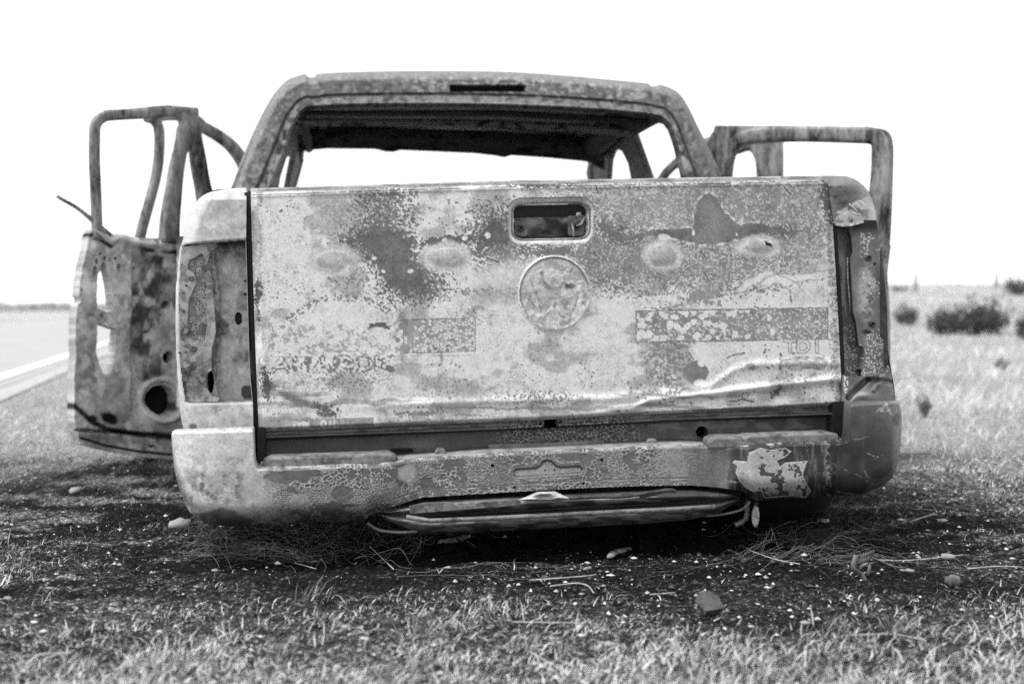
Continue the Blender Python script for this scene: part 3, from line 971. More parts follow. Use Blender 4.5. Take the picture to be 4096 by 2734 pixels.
for a, b_ in (((1355, 40), (1363, 70)), ((2092, 48), (2116, 76)), ((930, 325), (975, 340))):
    T = mix(T, 0.08, sm(3.0, 1.5, seg_d(zx, zy, a, b_)))
# emblem: ring and the burnt remains of its bars
er = np.hypot((zx - 1192) / 135, (zy - 462) / 140)
inn = sm(1.0, 0.97, er)
T = mix(T, 0.55 + 0.2 * (fbm(zx, zy, 40, o=4, s=80) - 0.5), inn)
ex = zx + 46 * (fbm(zx, zy, 34, o=5, s=86) - 0.5); ey = zy + 46 * (fbm(zx, zy, 34, o=5, s=87) - 0.5)
T = mix(T, 0.34, inn * sm(0.46, 0.60, fbm(ex, ey, 44, 30, o=4, s=88)) * 0.8)
for cx, cy, rx, ry, ro, v in ((1152, 405, 12, 40, -0.45, 0.30), (1252, 434, 26, 8, -0.3, 0.12), (1120, 500, 40, 20, 0.5, 0.27), (1246, 492, 52, 20, -0.5, 0.29), (1185, 512, 60, 10, 0.15, 0.33)):
    sd = ell_sd(ex, ey, cx, cy, rx, ry, ro)
    T = mix(T, v + 0.1 * (fbm(zx, zy, 18, o=3, s=81) - 0.4), ins(sd, 4) * inn)
vw = np.minimum(line_d(ex * 0.4 + zx * 0.6, ey * 0.4 + zy * 0.6, [(1132, 360), (1192, 452), (1252, 360)]), line_d(ex * 0.4 + zx * 0.6, ey * 0.4 + zy * 0.6, [(1086, 415), (1142, 565), (1192, 475), (1242, 565), (1298, 415)]))
vk = inn * sm(0.36, 0.50, fbm(zx, zy, 30, o=3, s=89)) * 0.9
T = mix(T, 0.30, sm(16, 12, vw) * vk * 0.8); T = mix(T, 0.52, sm(10, 7, vw) * vk * 0.8)
for cx, cy, rx, ry, ro in ((1185, 520, 7, 11, 0), (1206, 518, 6, 12, -0.3), (1258, 515, 15, 10, 0), (1300, 520, 11, 15, 0.4), (1286, 488, 8, 30, 0.3), (1128, 372, 22, 6, -0.5)):
    T = mix(T, 0.70, ins(ell_sd(wx, wy, cx, cy, rx, ry, ro), 2) * inn)
T = mix(T, 0.20, sm(0.035, 0.012, np.abs(er - 0.99)) * 0.75 * (fbm(zx, zy, 20, o=2, s=82) > 0.3)); T = mix(T, 0.62, sm(0.03, 0.01, np.abs(er - 1.045)) * 0.8)
# rim of the handle opening
hs = rrect_sd(PX, PY + (PX - 2200) * 0.02, 2054, 817, 2352, 952, 30)
T = mix(T, 0.50 + 0.25 * (fbm(zx, zy, 16, o=3, s=83) - 0.5), sm(26, 14, np.abs(hs)))
T = mix(T, 0.17, sm(4, 2, np.abs(hs - 26)) * (zy < 130))
# grain, hairline crazing and vertical dribbles
T *= 1 + 0.34 * (fbm(zx, zy, 70, 46, o=4, s=194) - 0.5) + 0.22 * (fbm(zx, zy, 11, 120, o=3, s=195) - 0.5) + 0.30 * (fbm(zx, zy, 24, 20, o=4, s=196) - 0.5)
f1, f2, rid = worley(zx + 5 * fbm(zx, zy, 12, o=2, s=187), zy, 5.0, 188)
T *= 1 - 0.30 * sm(0.16, 0.04, f2 - f1) * sm(0.40, 0.60, fbm(zx, zy, 80, o=3, s=189))
T *= 1 + 0.30 * (vn(zx / 2.6, zy / 2.6, 190) - 0.5) + 0.18 * (vn(zx / 5.5, zy / 7.0, 191) - 0.5)
dots = (vn(zx / 3.4, zy / 3.4, 192) > 0.90) & (fbm(zx, zy, 60, o=3, s=193) > 0.52)
T = np.where(dots, T * 0.45, T)
T = np.minimum(np.where(T < 0.38, 0.38 + (T - 0.38) * 1.12, 0.38 + (T - 0.38) * 1.12), 0.66) * 1.06
# --- relief
Y = 0.006 * (1 - (2 * U - 1) ** 2) * -1 + 0.004 * (fbm(zx, zy, 260, o=2, s=84) - 0.5)
Y += 0.004 * sm(26, 8, lip) + 0.004 * sm(6, 0, lip) - 0.002 * sm(10, 0, np.abs(lip - 32))
Y += 0.030 * sm(0.985, 1.0, Vv) + 0.012 * sm(0.012, 0, U) + 0.012 * sm(0.988, 1.0, U)
fold = line_d(zx, zy, [(1150, 935), (1330, 932), (1500, 915), (1560, 885), (1700, 868), (1820, 855), (1950, 838), (2080, 822), (2290, 800)])
below = zy - np.interp(zx, [1150, 1330, 1500, 1560, 1700, 1820, 1950, 2080, 2290], [935, 932, 915, 885, 868, 855, 838, 822, 800])
Y += -0.010 * np.exp(-((below + 2) / 14) ** 2) * sm(1250, 1500, zx) + 0.014 * np.exp(-((below - 30) / 18) ** 2) * sm(1250, 1500, zx)
q = np.interp(zx, [400, 900, 1400, 1640, 1800, 1900, 2000, 2300], [905, 885, 875, 850, 830, 760, 740, 735]) - zy
Y += -0.005 * np.exp(-(q / 16) ** 2) * sm(300, 700, zx)
Y += -0.004 * np.exp(-((er - 1.02) / 0.025) ** 2) - 0.001 * sm(1.0, 0.8, er) - 0.0016 * sm(14, 8, vw) * vk + 0.004 * (fbm(zx, zy, 30, o=3, s=85) - 0.5) * inn
Y += 0.010 * sm(26, 4, hs)
for cx, cy, rx, ry in ((320, 335, 80, 50), (765, 322, 85, 48), (1612, 314, 70, 52), (1992, 280, 80, 36)):
    Y += -0.004 * sm(1, 0, np.hypot((zx - cx) / rx, (zy - cy) / ry))
Y += 0.0007 * (T - 0.4)
tailgate = panel('tailgate', at(PX, PY, Y), T, M['paint'], truck, PX, PY, lambda x, y: rrect_sd(x, y + (x - 2200) * 0.02, 2054, 817, 2352, 952, 30) < 0, 0.035)
tag(tailgate, 'pale scorched tailgate with blistered paint and dark tongues')

# inner skin of the gate, seen through the handle opening
U, Vv = grid(90, 40)
PX2 = mix(2030, 2380, U); PY2 = mix(800, 975, Vv)
n_ = fbm(PX2, PY2, 60, 30, o=4, s=90)
T2 = mix(0.02, 0.22, sm(0.35, 0.7, n_)) * mix(1.2, 0.4, sm(880, 930, PY2)); T2 = mix(T2, 0.006, sm(0, 1, (PY2 < 868 - 0)))  # upper part blackened: shade beneath the opening's top edge painted in
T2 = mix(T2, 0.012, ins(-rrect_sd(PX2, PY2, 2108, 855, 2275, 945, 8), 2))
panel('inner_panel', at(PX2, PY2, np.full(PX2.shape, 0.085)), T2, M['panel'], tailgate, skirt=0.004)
for x0, x1, y0, y1 in ((2060, 2107, 878, 942), (2275, 2335, 868, 940)):
    px_plate('latch_bracket', [(x0, y0), (x1, y0 - 2), (x1, y1 - 8), (x1 - 8, y1), (x0 + 6, y1), (x0, y1 - 8)], [circ((x0 + x1) / 2, (y0 + y1) / 2 + 3, 8)], (0.6, 0.045, 0.8), (0, 1, 0), 0.006, M['mid'], tailgate)
    bolt((x0 + x1) / 2, (y0 + y1) / 2 + 3, 0.038, 0.009, tailgate)
tube('latch_rod', [at(2056, 877, 0.04), at(2110, 875, 0.036), at(2152, 873, 0.036), at(2156, 882, 0.04)], 0.0016, M['mid'], tailgate, 6)
tube('latch_rod', [at(2288, 895, 0.035), at(2294, 920, 0.033), at(2294, 946, 0.034)], 0.0025, M['pale'], tailgate, 6)
tube('latch_pawl', [at(2340, 868, 0.03), at(2325, 895, 0.03), at(2306, 903, 0.03)], [0.003, 0.004, 0.002], M['pale'], tailgate, 6)
lathe('latch_button', [(0.0001, -0.003), (0.007, -0.002), (0.008, 0.002)], at(2316, 860, 0.05), (0, 1, 0), M['pale'], tailgate, 14)
# edge bead round the opening
bead = []
for i in range(64):
    an = 2 * math.pi * i / 64
    c, s = math.cos(an), math.sin(an)
    e = 5.0
    x = 2203 + 157 * math.copysign(abs(c) ** (2 / e), c); y = 884.5 + 75 * math.copysign(abs(s) ** (2 / e), s)
    bead.append(at(x, y - (x - 2200) * 0.02, 0.004))
bead.append(bead[0])
tube('handle_rim', bead, 0.003, M['mid'], tailgate, 8)
# ------------------------------------------------------------------ bumper
topb = crv([(686, 1735), (690, 1724), (700, 1722), (760, 1720), (1010, 1712), (1013, 1715), (1017, 1838), (1022, 1855), (1033, 1866), (1203, 1866), (1374, 1856), (1501, 1858), (1544, 1849), (1572, 1846), (1650, 1833), (1716, 1827), (1950, 1810), (2195, 1800), (2424, 1789), (2600, 1780), (2763, 1776), (2900, 1781), (2979, 1781), (3142, 1771), (3337, 1762), (3386, 1760), (3392, 1752), (3398, 1735), (3400, 1704), (3402, 1640), (3403, 1611), (3470, 1606), (3595, 1601), (3600, 1617), (3608, 1665)])
botb = crv([(686, 1745), (690, 1813), (697, 1877), (714, 1941), (735, 2004), (761, 2051), (795, 2077), (837, 2096), (905, 2104), (991, 2104), (1033, 2095), (1161, 2089), (1289, 2086), (1450, 2087), (1472, 2064), (1493, 2053), (1519, 2042), (1560, 2028), (1626, 2007), (1689, 1988), (1822, 1980), (2088, 1964), (2354, 1950), (2567, 1942), (2763, 1940), (2860, 1947), (2974, 1962), (3001, 1991), (3034, 2002), (3142, 1996), (3294, 1985), (3413, 1977), (3467, 1969), (3532, 1942), (3570, 1910), (3592, 1850), (3603, 1779), (3608, 1700)])
U, Vv = grid(1000, 130)
uu = np.linspace(0, 1, 1000)
dens = np.interp(uu, [0, 0.06, 0.13, 0.94, 1], [686, 760, 1040, 3380, 3608])
PX = np.tile(dens, (130, 1)); PY = mix(topb(PX), botb(PX), Vv)
def bumper_y(x, y):
    t = np.clip((x - 686) / 190, 0, 1); s = np.clip((3608 - x) / 260, 0, 1)
    Yb = -0.13 + 0.26 * (1 - np.sqrt(1 - (1 - t) ** 2.2 + 1e-6)) + 0.30 * (1 - np.sqrt(1 - (1 - s) ** 2.2 + 1e-6))
    Yb = Yb + 0.045 * sm(1540, 1690, x) * sm(3020, 2860, x)
    lo = np.clip((botb(x) - y) / 90, 0, 1)
    Yb = Yb + 0.07 * (1 - lo) ** 2.5 * (1 - sm(1450, 1640, x) * sm(3030, 2900, x))
    hi = np.clip((y - topb(x)) / 16, 0, 1)
    return Yb + 0.03 * (1 - hi) ** 2.5
Y = bumper_y(PX, PY)
wx = PX + 26 * (fbm(PX, PY, 70, o=4, s=101) - 0.5); wy = PY + 26 * (fbm(PX, PY, 70, o=4, s=102) - 0.5)
big = fbm(PX, PY, 160, 90, o=4, s=103)
T = 0.43 + 0.25 * (fbm(PX, PY, 120, 70, o=4, s=104) - 0.5) + 0.2 * (fbm(PX, PY, 22, o=4, s=105) - 0.5)
T = mix(T, 0.54 + 0.3 * (fbm(PX, PY, 36, o=5, s=1104) - 0.5), sm(1080, 980, wx) * sm(1930, 1860, wy) * 0.75)
# crackled middle: grey plates, pale web between them
xs = PX + 0.0; stretch = np.exp(-((PX - 1600) / 70) ** 2)
f1, f2, rid = worley(wx * (1 + 0 * stretch), wy / (1 + 1.0 * stretch), 17, 106)
f1b, f2b, ridb = worley(wx, wy, 38, 107)
f1c, f2c, ridc = worley(wx, wy, 9, 108)
plateT = 0.15 + 0.08 * (rid - 0.5) + 0.06 * (big - 0.5)
web = np.where((f2 - f1) < 0.20, 0.50, plateT)
web = np.where((f1b < 0.52) & (ridb > 0.5), 0.14 + 0.04 * ridb, web)
web2 = np.where((f2c - f1c) < 0.26, 0.42, 0.19)
web = mix(web, web2, sm(0.50, 0.56, fbm(PX, PY, 90, o=3, s=109)))
wm = sm(1000, 1120, wx) * sm(2800, 2640, wx) * sm(0.30, 0.42, fbm(PX, PY, 150, 80, o=3, s=110) + 0.18 * sm(1150, 1500, PX))
T = mix(T, web, wm)
T = mix(T, 0.62, ins(ell_sd(wx, wy, 1625, 1895, 34, 34), 10) * 0.9)
for cx, cy, rx, ry in ((1150, 1905, 90, 26), (1370, 1975, 48, 40), (1330, 2040, 50, 30), (1590, 1845, 40, 24), (1705, 1940, 26, 34), (2310, 1830, 70, 26), (1840, 1850, 24, 20), (1230, 1890, 60, 18)):
    T = mix(T, 0.16 + 0.06 * (fbm(PX, PY, 25, o=3, s=111) - 0.5), ins(ell_sd(wx, wy, cx, cy, rx, ry), 5))
T = mix(T, 0.12, ins(ell_sd(PX, PY, 1395, 2021, 48, 5, -0.02), 2))
# rusty blotch on the left corner, and its underside shadow painted dark
bl = sm(0.44, 0.60, fbm(PX, PY, 26, o=5, s=112)) * ins(rrect_sd(wx, wy, 745, 1885, 975, 2020, 30), 24)
T = mix(T, 0.20, bl)
T = mix(T, 0.11, ins(rrect_sd(wx, wy, 800, 1900, 818, 1985, 8), 5) * sm(0.35, 0.5, fbm(PX, PY, 9, o=3, s=113)))
T = mix(T, 0.14 + 0.06 * (fbm(PX, PY, 14, o=3, s=114) - 0.5), ins(poly_sd(wx, wy, [(800, 2050), (880, 2032), (940, 2040), (990, 2068), (1080, 2086), (1060, 2120), (800, 2120)]), 9))  # ragged-edged shadow of the corner's underside, painted into the tone
T = mix(T, 0.3, sm(0.52, 0.62, fbm(PX, PY, 40, o=4, s=115)) * sm(1050, 990, PX) * sm(1760, 1850, PY) * 0.7)
# number-plate recess, central part
T = mix(T, 0.20 + 0.1 * (fbm(PX, PY, 40, o=4, s=116) - 0.5), ins(rrect_sd(wx, wy, 1985, 1805, 2415, 1935, 30), 16) * 0.8 * (np.where((f2 - f1) < 0.13, 0.0, 1.0)))
slot = [(2056, 1885), (2064, 1876), (2140, 1872), (2160, 1862), (2172, 1846), (2190, 1840), (2206, 1845), (2226, 1864), (2245, 1869), (2318, 1864), (2328, 1876), (2322, 1890), (2070, 1906), (2058, 1900)]
ss = poly_sd(PX, PY, slot)
T = mix(T, 0.26, sm(16, 8, ss)); T = mix(T, 0.10, sm(4.5, 2, np.abs(ss)) * (PY < 1880)); T = mix(T, 0.56 + 0.25 * (fbm(PX, PY, 20, o=4, s=117) - 0.5), ins(ss + 4, 2))
T = mix(T, 0.42, sm(5, 2, np.abs(ss - 18)) * (fbm(PX, PY, 18, o=3, s=118) > 0.52))
# right: dull grey, sooty end, pale torn flake, bare corner
T = mix(T, 0.19 + 0.14 * (fbm(PX, PY, 30, 60, o=4, s=119) - 0.5), sm(2680, 2760, wx) * sm(2960, 2860, wx) * 0.9)
T = mix(T, 0.44, ins(ell_sd(wx, wy, 2700, 1860, 70, 60), 40) * 0.7)
dk = sm(2860, 2940, wx) * sm(3330, 3290, wx)
T = mix(T, 0.03 + 0.07 * sm(0.5, 0.7, fbm(PX, PY, 12, 60, o=4, s=120)), dk)
flake = [(2945, 1890), (2950, 1862), (2930, 1850), (2940, 1842), (2990, 1848), (2998, 1810), (3040, 1792), (3080, 1800), (3140, 1795), (3165, 1808), (3140, 1830), (3105, 1842), (3118, 1870), (3140, 1852), (3228, 1846), (3210, 1900), (3222, 1930), (3240, 1960), (3225, 1985), (3130, 1985), (3060, 1990), (3050, 1965), (3035, 1960), (3020, 1968), (2985, 1950), (2958, 1920)]
sf = poly_sd(wx * 0.5 + PX * 0.5, wy * 0.5 + PY * 0.5, flake)
fl = 0.40 + 0.10 * (fbm(PX, PY, 30, o=4, s=121) - 0.5)
f1, f2, rid = worley(wx, wy, 26, 122)
fl = np.where((fbm(PX, PY, 24, o=4, s=123) + 0.16 * sm(1905, 1950, PY) > 0.60) & (PX > 3030), 0.07, fl)
fl = np.where((f1 < 0.42) & (PY > 1930) & (PX > 3040), 0.30 + 0.1 * rid, fl)
T = mix(T, fl, ins(sf, 2)); T = mix(T, 0.62, sm(3, 1.2, np.abs(sf)) * 0.6)
cr = sm(3300, 3330, wx)
T = mix(T, 0.035 + 0.09 * (fbm(PX, PY, 60, o=5, s=124) - 0.45) + 0.07 * sm(1790, 1620, PY) + 0.10 * sm(3566, 3590, PX), cr)  # paler top: sheen of the sky painted into the tone
f1, f2, rid = worley(wx, wy, 11, 125)
T = np.where((np.abs(PX - 3322 + (PY - 1900) * 0.06) < 22) & (rid > 0.55), 0.02, T)
sc = rrect_sd(PX, PY, 3458, 1690, 3566, 1912, 52)
T = mix(T, 0.012, ins(sc, 4) * sm(1690, 1780, PY))
for a_, b_, w_ in (((3380, 1880), (3470, 1925), 1.6), ((3455, 1885), (3490, 1935), 1.8), ((3465, 1815), (3525, 1822), 2), ((3480, 1838), (3530, 1815), 1.4), ((3420, 1760), (3480, 1752), 1.6), ((3340, 1960), (3420, 1978), 1.5), ((3350, 1775), (3400, 1760), 1.3)):
    T = mix(T, 0.30, sm(w_ + 1, w_ - 1.4, seg_d(wx, wy, a_, b_)) * (fbm(PX, PY, 8, o=2, s=1290) > 0.45))
T = mix(T, 0.50, (fbm(PX, PY, 9, o=3, s=1291) > 0.45) * (poly_sd(wx, wy, [(3515, 1632), (3540, 1612), (3560, 1640), (3570, 1655), (3545, 1642), (3500, 1650)]) < 0) * 1.0)
T = mix(T, 0.02, ins(ell_sd(wx, wy, 3590, 1672, 12, 26), 4))
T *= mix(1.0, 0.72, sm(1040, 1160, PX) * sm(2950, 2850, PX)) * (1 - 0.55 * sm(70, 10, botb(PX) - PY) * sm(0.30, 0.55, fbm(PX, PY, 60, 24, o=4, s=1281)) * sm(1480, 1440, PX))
T *= 1 + 0.40 * (vn(PX / 3.0, PY / 3.0, 128) - 0.5) + 0.34 * (vn(PX / 7.0, PY / 7.0, 129) - 0.5) * sm(3330, 3290, PX)
# thin dark seam over the notch edge and a top lip painted pale as if lit from above
edge = botb(PX) - PY
T = mix(T, 0.05, sm(4, 2, np.abs(edge - 30)) * sm(1500, 1560, PX) * sm(2980, 2900, PX))
T = mix(T, 0.46, sm(7, 2, PY - topb(PX)) * sm(0.4, 0.6, fbm(PX, PY, 40, o=4, s=126)) * sm(1040, 1060, PX) * sm(3380, 3300, PX))
# relief
Y += 0.006 * (fbm(PX, PY, 130, o=3, s=127) - 0.5) + 0.012 * ins(ss, 6) + 0.005 * ins(sc, 30) + 0.0012 * (T < 0.2)
Y += 0.008 * sm(26, 34, edge) * sm(1500, 1560, PX) * sm(2980, 2900, PX) - 0.008
def bumper_hole(x, y):
    h = np.zeros(x.shape, bool)
    for cx, cy, r_ in ((1970, 1860, 7), (2408, 1839, 6), (2059, 1948, 6), (2334, 1933, 6), (2180, 1880, 4), (2218, 1878, 4)):
        h |= np.hypot(x - cx, y - cy) < r_
    for x0, y0, w, hh in ((1766, 1992, 24, 13), (1930, 1985, 26, 13), (2280, 1964, 22, 8), (2442, 1958, 26, 13), (2600, 1950, 26, 9), (2868, 1955, 12, 10), (1640, 2009, 8, 10), (1586, 2024, 6, 10), (1515, 2040, 9, 14)):
        h |= (np.abs(x - x0) < w / 2 + 2) & (np.abs(y - y0) < hh / 2 + 1)
    return h
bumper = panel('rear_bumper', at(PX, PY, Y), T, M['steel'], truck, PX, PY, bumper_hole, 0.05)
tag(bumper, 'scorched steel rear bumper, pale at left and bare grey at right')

# bumper top ledge running back to the sill
U, Vv = grid(420, 12)
xx = np.linspace(1036, 3384, 420)
P0 = at(xx, topb(xx) - 0.5, bumper_y(xx, topb(xx)) + 0.001)
W = np.stack([P0 + np.array([0, 0.13, 0.004]) * t for t in np.linspace(0, 1, 12)])
PXg = np.tile(xx, (12, 1))
Tl = 0.30 + 0.4 * (fbm(PXg, Vv * 60, 40, 20, o=4, s=130) - 0.5)
panel('bumper_ledge', W, mix(Tl, 0.07, sm(0.3, 0.9, Vv)), M['steel'], bumper, skirt=0)
# rounded step pads
for nm, pts, yk in (('step_pad', [(1062, 1864), (1066, 1842), (1085, 1832), (1200, 1828), (1430, 1820), (1550, 1815), (1572, 1824), (1566, 1842), (1530, 1850), (1374, 1858), (1203, 1866)], -0.055),
                    ('step_pad', [(2832, 1778), (2836, 1758), (2856, 1750), (2960, 1750), (2990, 1744), (3290, 1733), (3325, 1738), (3336, 1762), (3142, 1772), (2979, 1781)], -0.055)):
    o = px_plate(nm, pts, [], (0.5, yk, 0.25), (0, 1, 0), 0.075, M['mid'], bumper, 0.007)

# lower step beam under the notch
def swept(name, tp, bt, Yf, tonef, mat, parent, nu=260, nv=36, skirt=0.03, x0=None, x1=None):
    t_, b_ = crv(tp), crv(bt)
    x0 = x0 or tp[0][0]; x1 = x1 or tp[-1][0]
    U, Vv = grid(nu, nv)
    PX = mix(x0, x1, U); PY = mix(t_(PX), b_(PX), Vv)
    Wd = at(PX, PY, Yf(PX, PY, U, Vv))
    return panel(name, Wd, tonef(PX, PY, U, Vv), mat, parent, skirt=skirt)
def stepY(PX, PY, U, V):
    e = 0.10 * (1 - np.sqrt(np.clip(1 - (2 * U - 1) ** 6, 0, 1)))
    return -0.085 - 0.045 * np.sin(np.clip(V * 2.3, 0, 1) * math.pi) - 0.05 * np.sin(np.clip((V - 0.43) / 0.57, 0, 1) * math.pi) ** 0.7 + e
def stepT(PX, PY, U, V):
    n = fbm(PX, PY, 90, 12, o=4, s=140)
    t = 0.05 + 0.22 * sm(0.45, 0.7, n) * sm(0.0, 0.12, V) * sm(0.5, 0.3, V) + 0.14 * sm(0.42, 0.65, fbm(PX, PY, 60, 10, o=4, s=141)) * sm(0.55, 0.7, V)
    t = mix(t, 0.012, sm(0.05, 0.02, np.abs(V - 0.44)) * 0.9)
    return t + 0.10 * sm(1800, 1560, PX) * sm(0.02, 0.1, V)
step = swept('lower_step_beam', [(1508, 2046), (1560, 2036), (1626, 2018), (1689, 2004), (1822, 1998), (2088, 1985), (2354, 1972), (2567, 1962), (2763, 1957), (2880, 1962), (2960, 1975)],
             [(1508, 2056), (1560, 2085), (1626, 2110), (1689, 2136), (1822, 2134), (2088, 2118), (2354, 2105), (2567, 2094), (2763, 2077), (2880, 2048), (2960, 2000)], stepY, stepT, M['steel'], truck)
tag(step, 'sooty lower step beam under the bumper notch')
tube('step_rib', [at(1625, 2066, -0.15), at(1720, 2082, -0.155), at(2000, 2070, -0.16), at(2350, 2052, -0.16), at(2700, 2035, -0.155), at(2860, 2025, -0.14)], 0.006, M['mid'], step, 8)
px_plate('step_flange', [(1640, 2022), (1700, 2012), (1800, 2008), (1825, 2022), (1895, 2020), (1912, 2008), (2080, 1998), (2080, 2018), (1640, 2052)], [], (0.5, -0.128, 0.1), (0, 1, 0), 0.004, M['mid'], step, 0.001)
# melted lump of plastic on the step
bm = bmesh.new()
lp = [(2070, 2000), (2105, 1985), (2150, 1966), (2220, 1964), (2265, 1985), (2278, 1992), (2240, 2003), (2160, 2004), (2110, 2002)]
ctr = at(2170, 1986, -0.16)
ring = [bm.verts.new(Vector(at(x, y, -0.145))) for x, y in lp]
ring2 = [bm.verts.new(Vector(at(x * 0.6 + 2170 * 0.4, y * 0.6 + 1986 * 0.4, -0.17 + 0.01 * math.sin(i * 2.1)))) for i, (x, y) in enumerate(lp)]
cv = bm.verts.new(Vector(ctr))
for i in range(len(lp)):
    j = (i + 1) % len(lp)
    bm.faces.new((ring[i], ring[j], ring2[j], ring2[i])); bm.faces.new((ring2[i], ring2[j], cv))
me = bpy.data.meshes.new('melted_plastic'); bm.to_mesh(me); bm.free()
link('melted_plastic', me, M['pale'], step)
for pts in ([(2278, 1990), (2400, 1985), (2470, 1985), (2540, 1978), (2600, 1968), (2690, 1958)], [(2560, 1984), (2620, 1972), (2660, 1960), (2700, 1962)]):
    tube('torn_strip', [at(x, y, -0.15) for x, y in spline(pts, 20)], 0.005, M['dark'], step, 5, 2.0, (0, 1, 0))
# hoops of the tow-bar surround
tube('tow_loop', [at(x, y, -0.10) for x, y in spline([(1470, 2090), (1490, 2106), (1530, 2122), (1600, 2128), (1670, 2124)], 18)], 0.004, M['mid'], truck, 6)
tube('tow_loop', [at(x, y, -0.06) for x, y in spline([(3000, 2005), (2970, 2035), (2920, 2050), (2860, 2060), (2805, 2062)], 18)], 0.0035, M['mid'], truck, 6)
tube('exhaust_hanger', [at(x, y, -0.0) for x, y in spline([(2990, 2000), (2988, 2030), (2986, 2062), (2975, 2080), (2942, 2100)], 20)], list(0.005 + 0.003 * np.abs(np.sin(np.arange(20) * 0.9))), M['mid'], truck, 8)
# pale oval shackle hanging under the right end
hub = Vector(at(3022, 2063, -0.02)); sk = (hub - CAM).length / F
def oval(sx, sz, dy):
    return [hub + Vector((sx * sk * math.cos(t) + dy * 0.35, dy, sz * sk * math.sin(t))) for t in np.linspace(0, 2 * math.pi, 28, endpoint=False)]
rings = [oval(0.5, 3, -0.004), oval(11, 36, -0.008), oval(15, 44, -0.004), oval(15, 44, 0.012), oval(11, 36, 0.018), oval(0.5, 3, 0.012)]
vv = [p for r_ in rings for p in r_]; ff = [(i * 28 + j, i * 28 + (j + 1) % 28, ((i + 1) % 6) * 28 + (j + 1) % 28, ((i + 1) % 6) * 28 + j) for i in range(6) for j in range(28)]
me = bpy.data.meshes.new('oval_shackle'); me.from_pydata(vv, [], ff)
for p in me.polygons: p.use_smooth = True
link('oval_shackle', me, M['pale'], truck)
tube('shackle_pin', [at(3022, 2005, -0.02), at(3022, 2030, -0.02)], 0.006, M['dark'], truck, 8)

# ------------------------------------------------------------------ rear sill between gate and bumper
tp = [(1036, 1700), (3384, 1600)]
bt = [(1036, 1880), (1500, 1872), (2200, 1812), (3384, 1775)]
def sillY(PX, PY, U, V):
    k = crv([(1036, 1752), (2000, 1715), (2700, 1678), (3384, 1655)])(PX)
    return 0.035 - 0.03 * sm(k - 14, k - 4, PY) + 0.05 * sm(k, k + 10, PY) - 0.01 * sm(1800, 1880, PY)
def sillT(PX, PY, U, V):
    wx = PX + 10 * (fbm(PX, PY, 30, o=3, s=150) - 0.5); wy = PY + 10 * (fbm(PX, PY, 30, o=3, s=151) - 0.5)
    t = 0.05 + 0.07 * fbm(PX, PY, 80, o=4, s=152)
    f1, f2, rid = worley(wx, wy, 16, 153)
    w = sm(0.42, 0.55, fbm(PX, PY, 120, o=3, s=154)) * sm(1900, 2100, PX) * sm(2700, 2450, PX)
    t = mix(t, np.where((f2 - f1) < 0.13, 0.30, 0.05), w)
    t = mix(t, 0.17, sm(0.45, 0.65, fbm(PX, PY, 60, 24, o=4, s=155)) * sm(2450, 2650, PX) * 0.8)
    t = mix(t, 0.13, ins(ell_sd(wx, wy, 1690, 1775, 60, 20), 14)); 
    k = crv([(1036, 1752), (2000, 1715), (2700, 1678), (3384, 1655)])(PX)
    t = mix(t, 0.20, sm(7, 2, np.abs(PY - k + 14)) * sm(0.35, 0.55, fbm(PX, PY, 50, 8, o=3, s=156)))
    return mix(t, 0.01, sm(5, 2, np.abs(PY - k - 3)))
t_, b_ = crv(tp), crv(bt)
U, Vv = grid(520, 56)
PX = mix(1036, 3384, U); PY = mix(t_(PX), b_(PX), Vv)
def sill_hole(x, y):
    return (np.hypot(x - 2808, y - 1727) < 24) | ((np.abs(x - 2203) < 28) & (np.abs(y - 1687) < 22)) | (np.hypot(x - 2243, y - 1688) < 7) | (np.hypot(x - 2160, y - 1694) < 6)
sill = panel('rear_sill', at(PX, PY, sillY(PX, PY, U, Vv)), sillT(PX, PY, U, Vv), M['panel'], truck, PX, PY, sill_hole, 0.04)
px_plate('plate_light_strip', [(1952, 1779), (1990, 1777), (2200, 1772), (2380, 1763), (2412, 1762), (2424, 1792), (1952, 1812)], [circ(1983, 1796, 7), circ(2184, 1787, 7), circ(2384, 1776, 7)], (0.5, 0.03, 0.3), (0, 1, 0), 0.006, M['mid'], sill, 0.0015)
for x, y in ((1760, 1808), (2604, 1770)):
    px_plate('sill_tab', [(x - 14, y + 14), (x - 14, y - 6), (x - 8, y - 12), (x + 10, y - 12), (x + 16, y - 4), (x + 16, y + 12)], [], (0.5, 0.0, 0.3), (0, 1, 0), 0.03, M['mid'], sill, 0.004)
for x0, x1 in ((1030, 1066), (3330, 3392)):
    Wd = []
    box('sill_end', tuple(at(x0, 1880, 0.0)), tuple(at(x1, 1600 + (100 if x0 < 2000 else 0), 0.05)), M['soot'], sill, 0)

# ------------------------------------------------------------------ left rear corner
def rows(y0, y1, L, R, nu, nv, slope=0.0):
    U, Vv = grid(nu, nv)
    PY = mix(y0, y1, Vv)
    PX = mix(L(PY), R(PY), U)
    return U, Vv, PX, PY - slope * (PX - R(PY))
Lc = crv([(751, 960), (754, 912), (760, 872), (768, 838), (780, 815), (795, 795), (815, 780), (838, 767), (890, 743), (943, 728), (995, 717), (1059, 711), (1155, 703), (1283, 702), (1410, 704), (1538, 711), (1634, 718), (1680, 725), (1713, 734), (1760, 736)])
Rc = crv([(751, 986), (960, 984), (1474, 999), (1608, 1011), (1760, 1014)])
yr = np.concatenate([np.linspace(751, 800, 40), np.linspace(801, 1730, 330)])
U = np.tile(np.linspace(0, 1, 130), (len(yr), 1)); PY = np.tile(yr[:, None], (1, 130)); PX = mix(Lc(PY), Rc(PY), U)
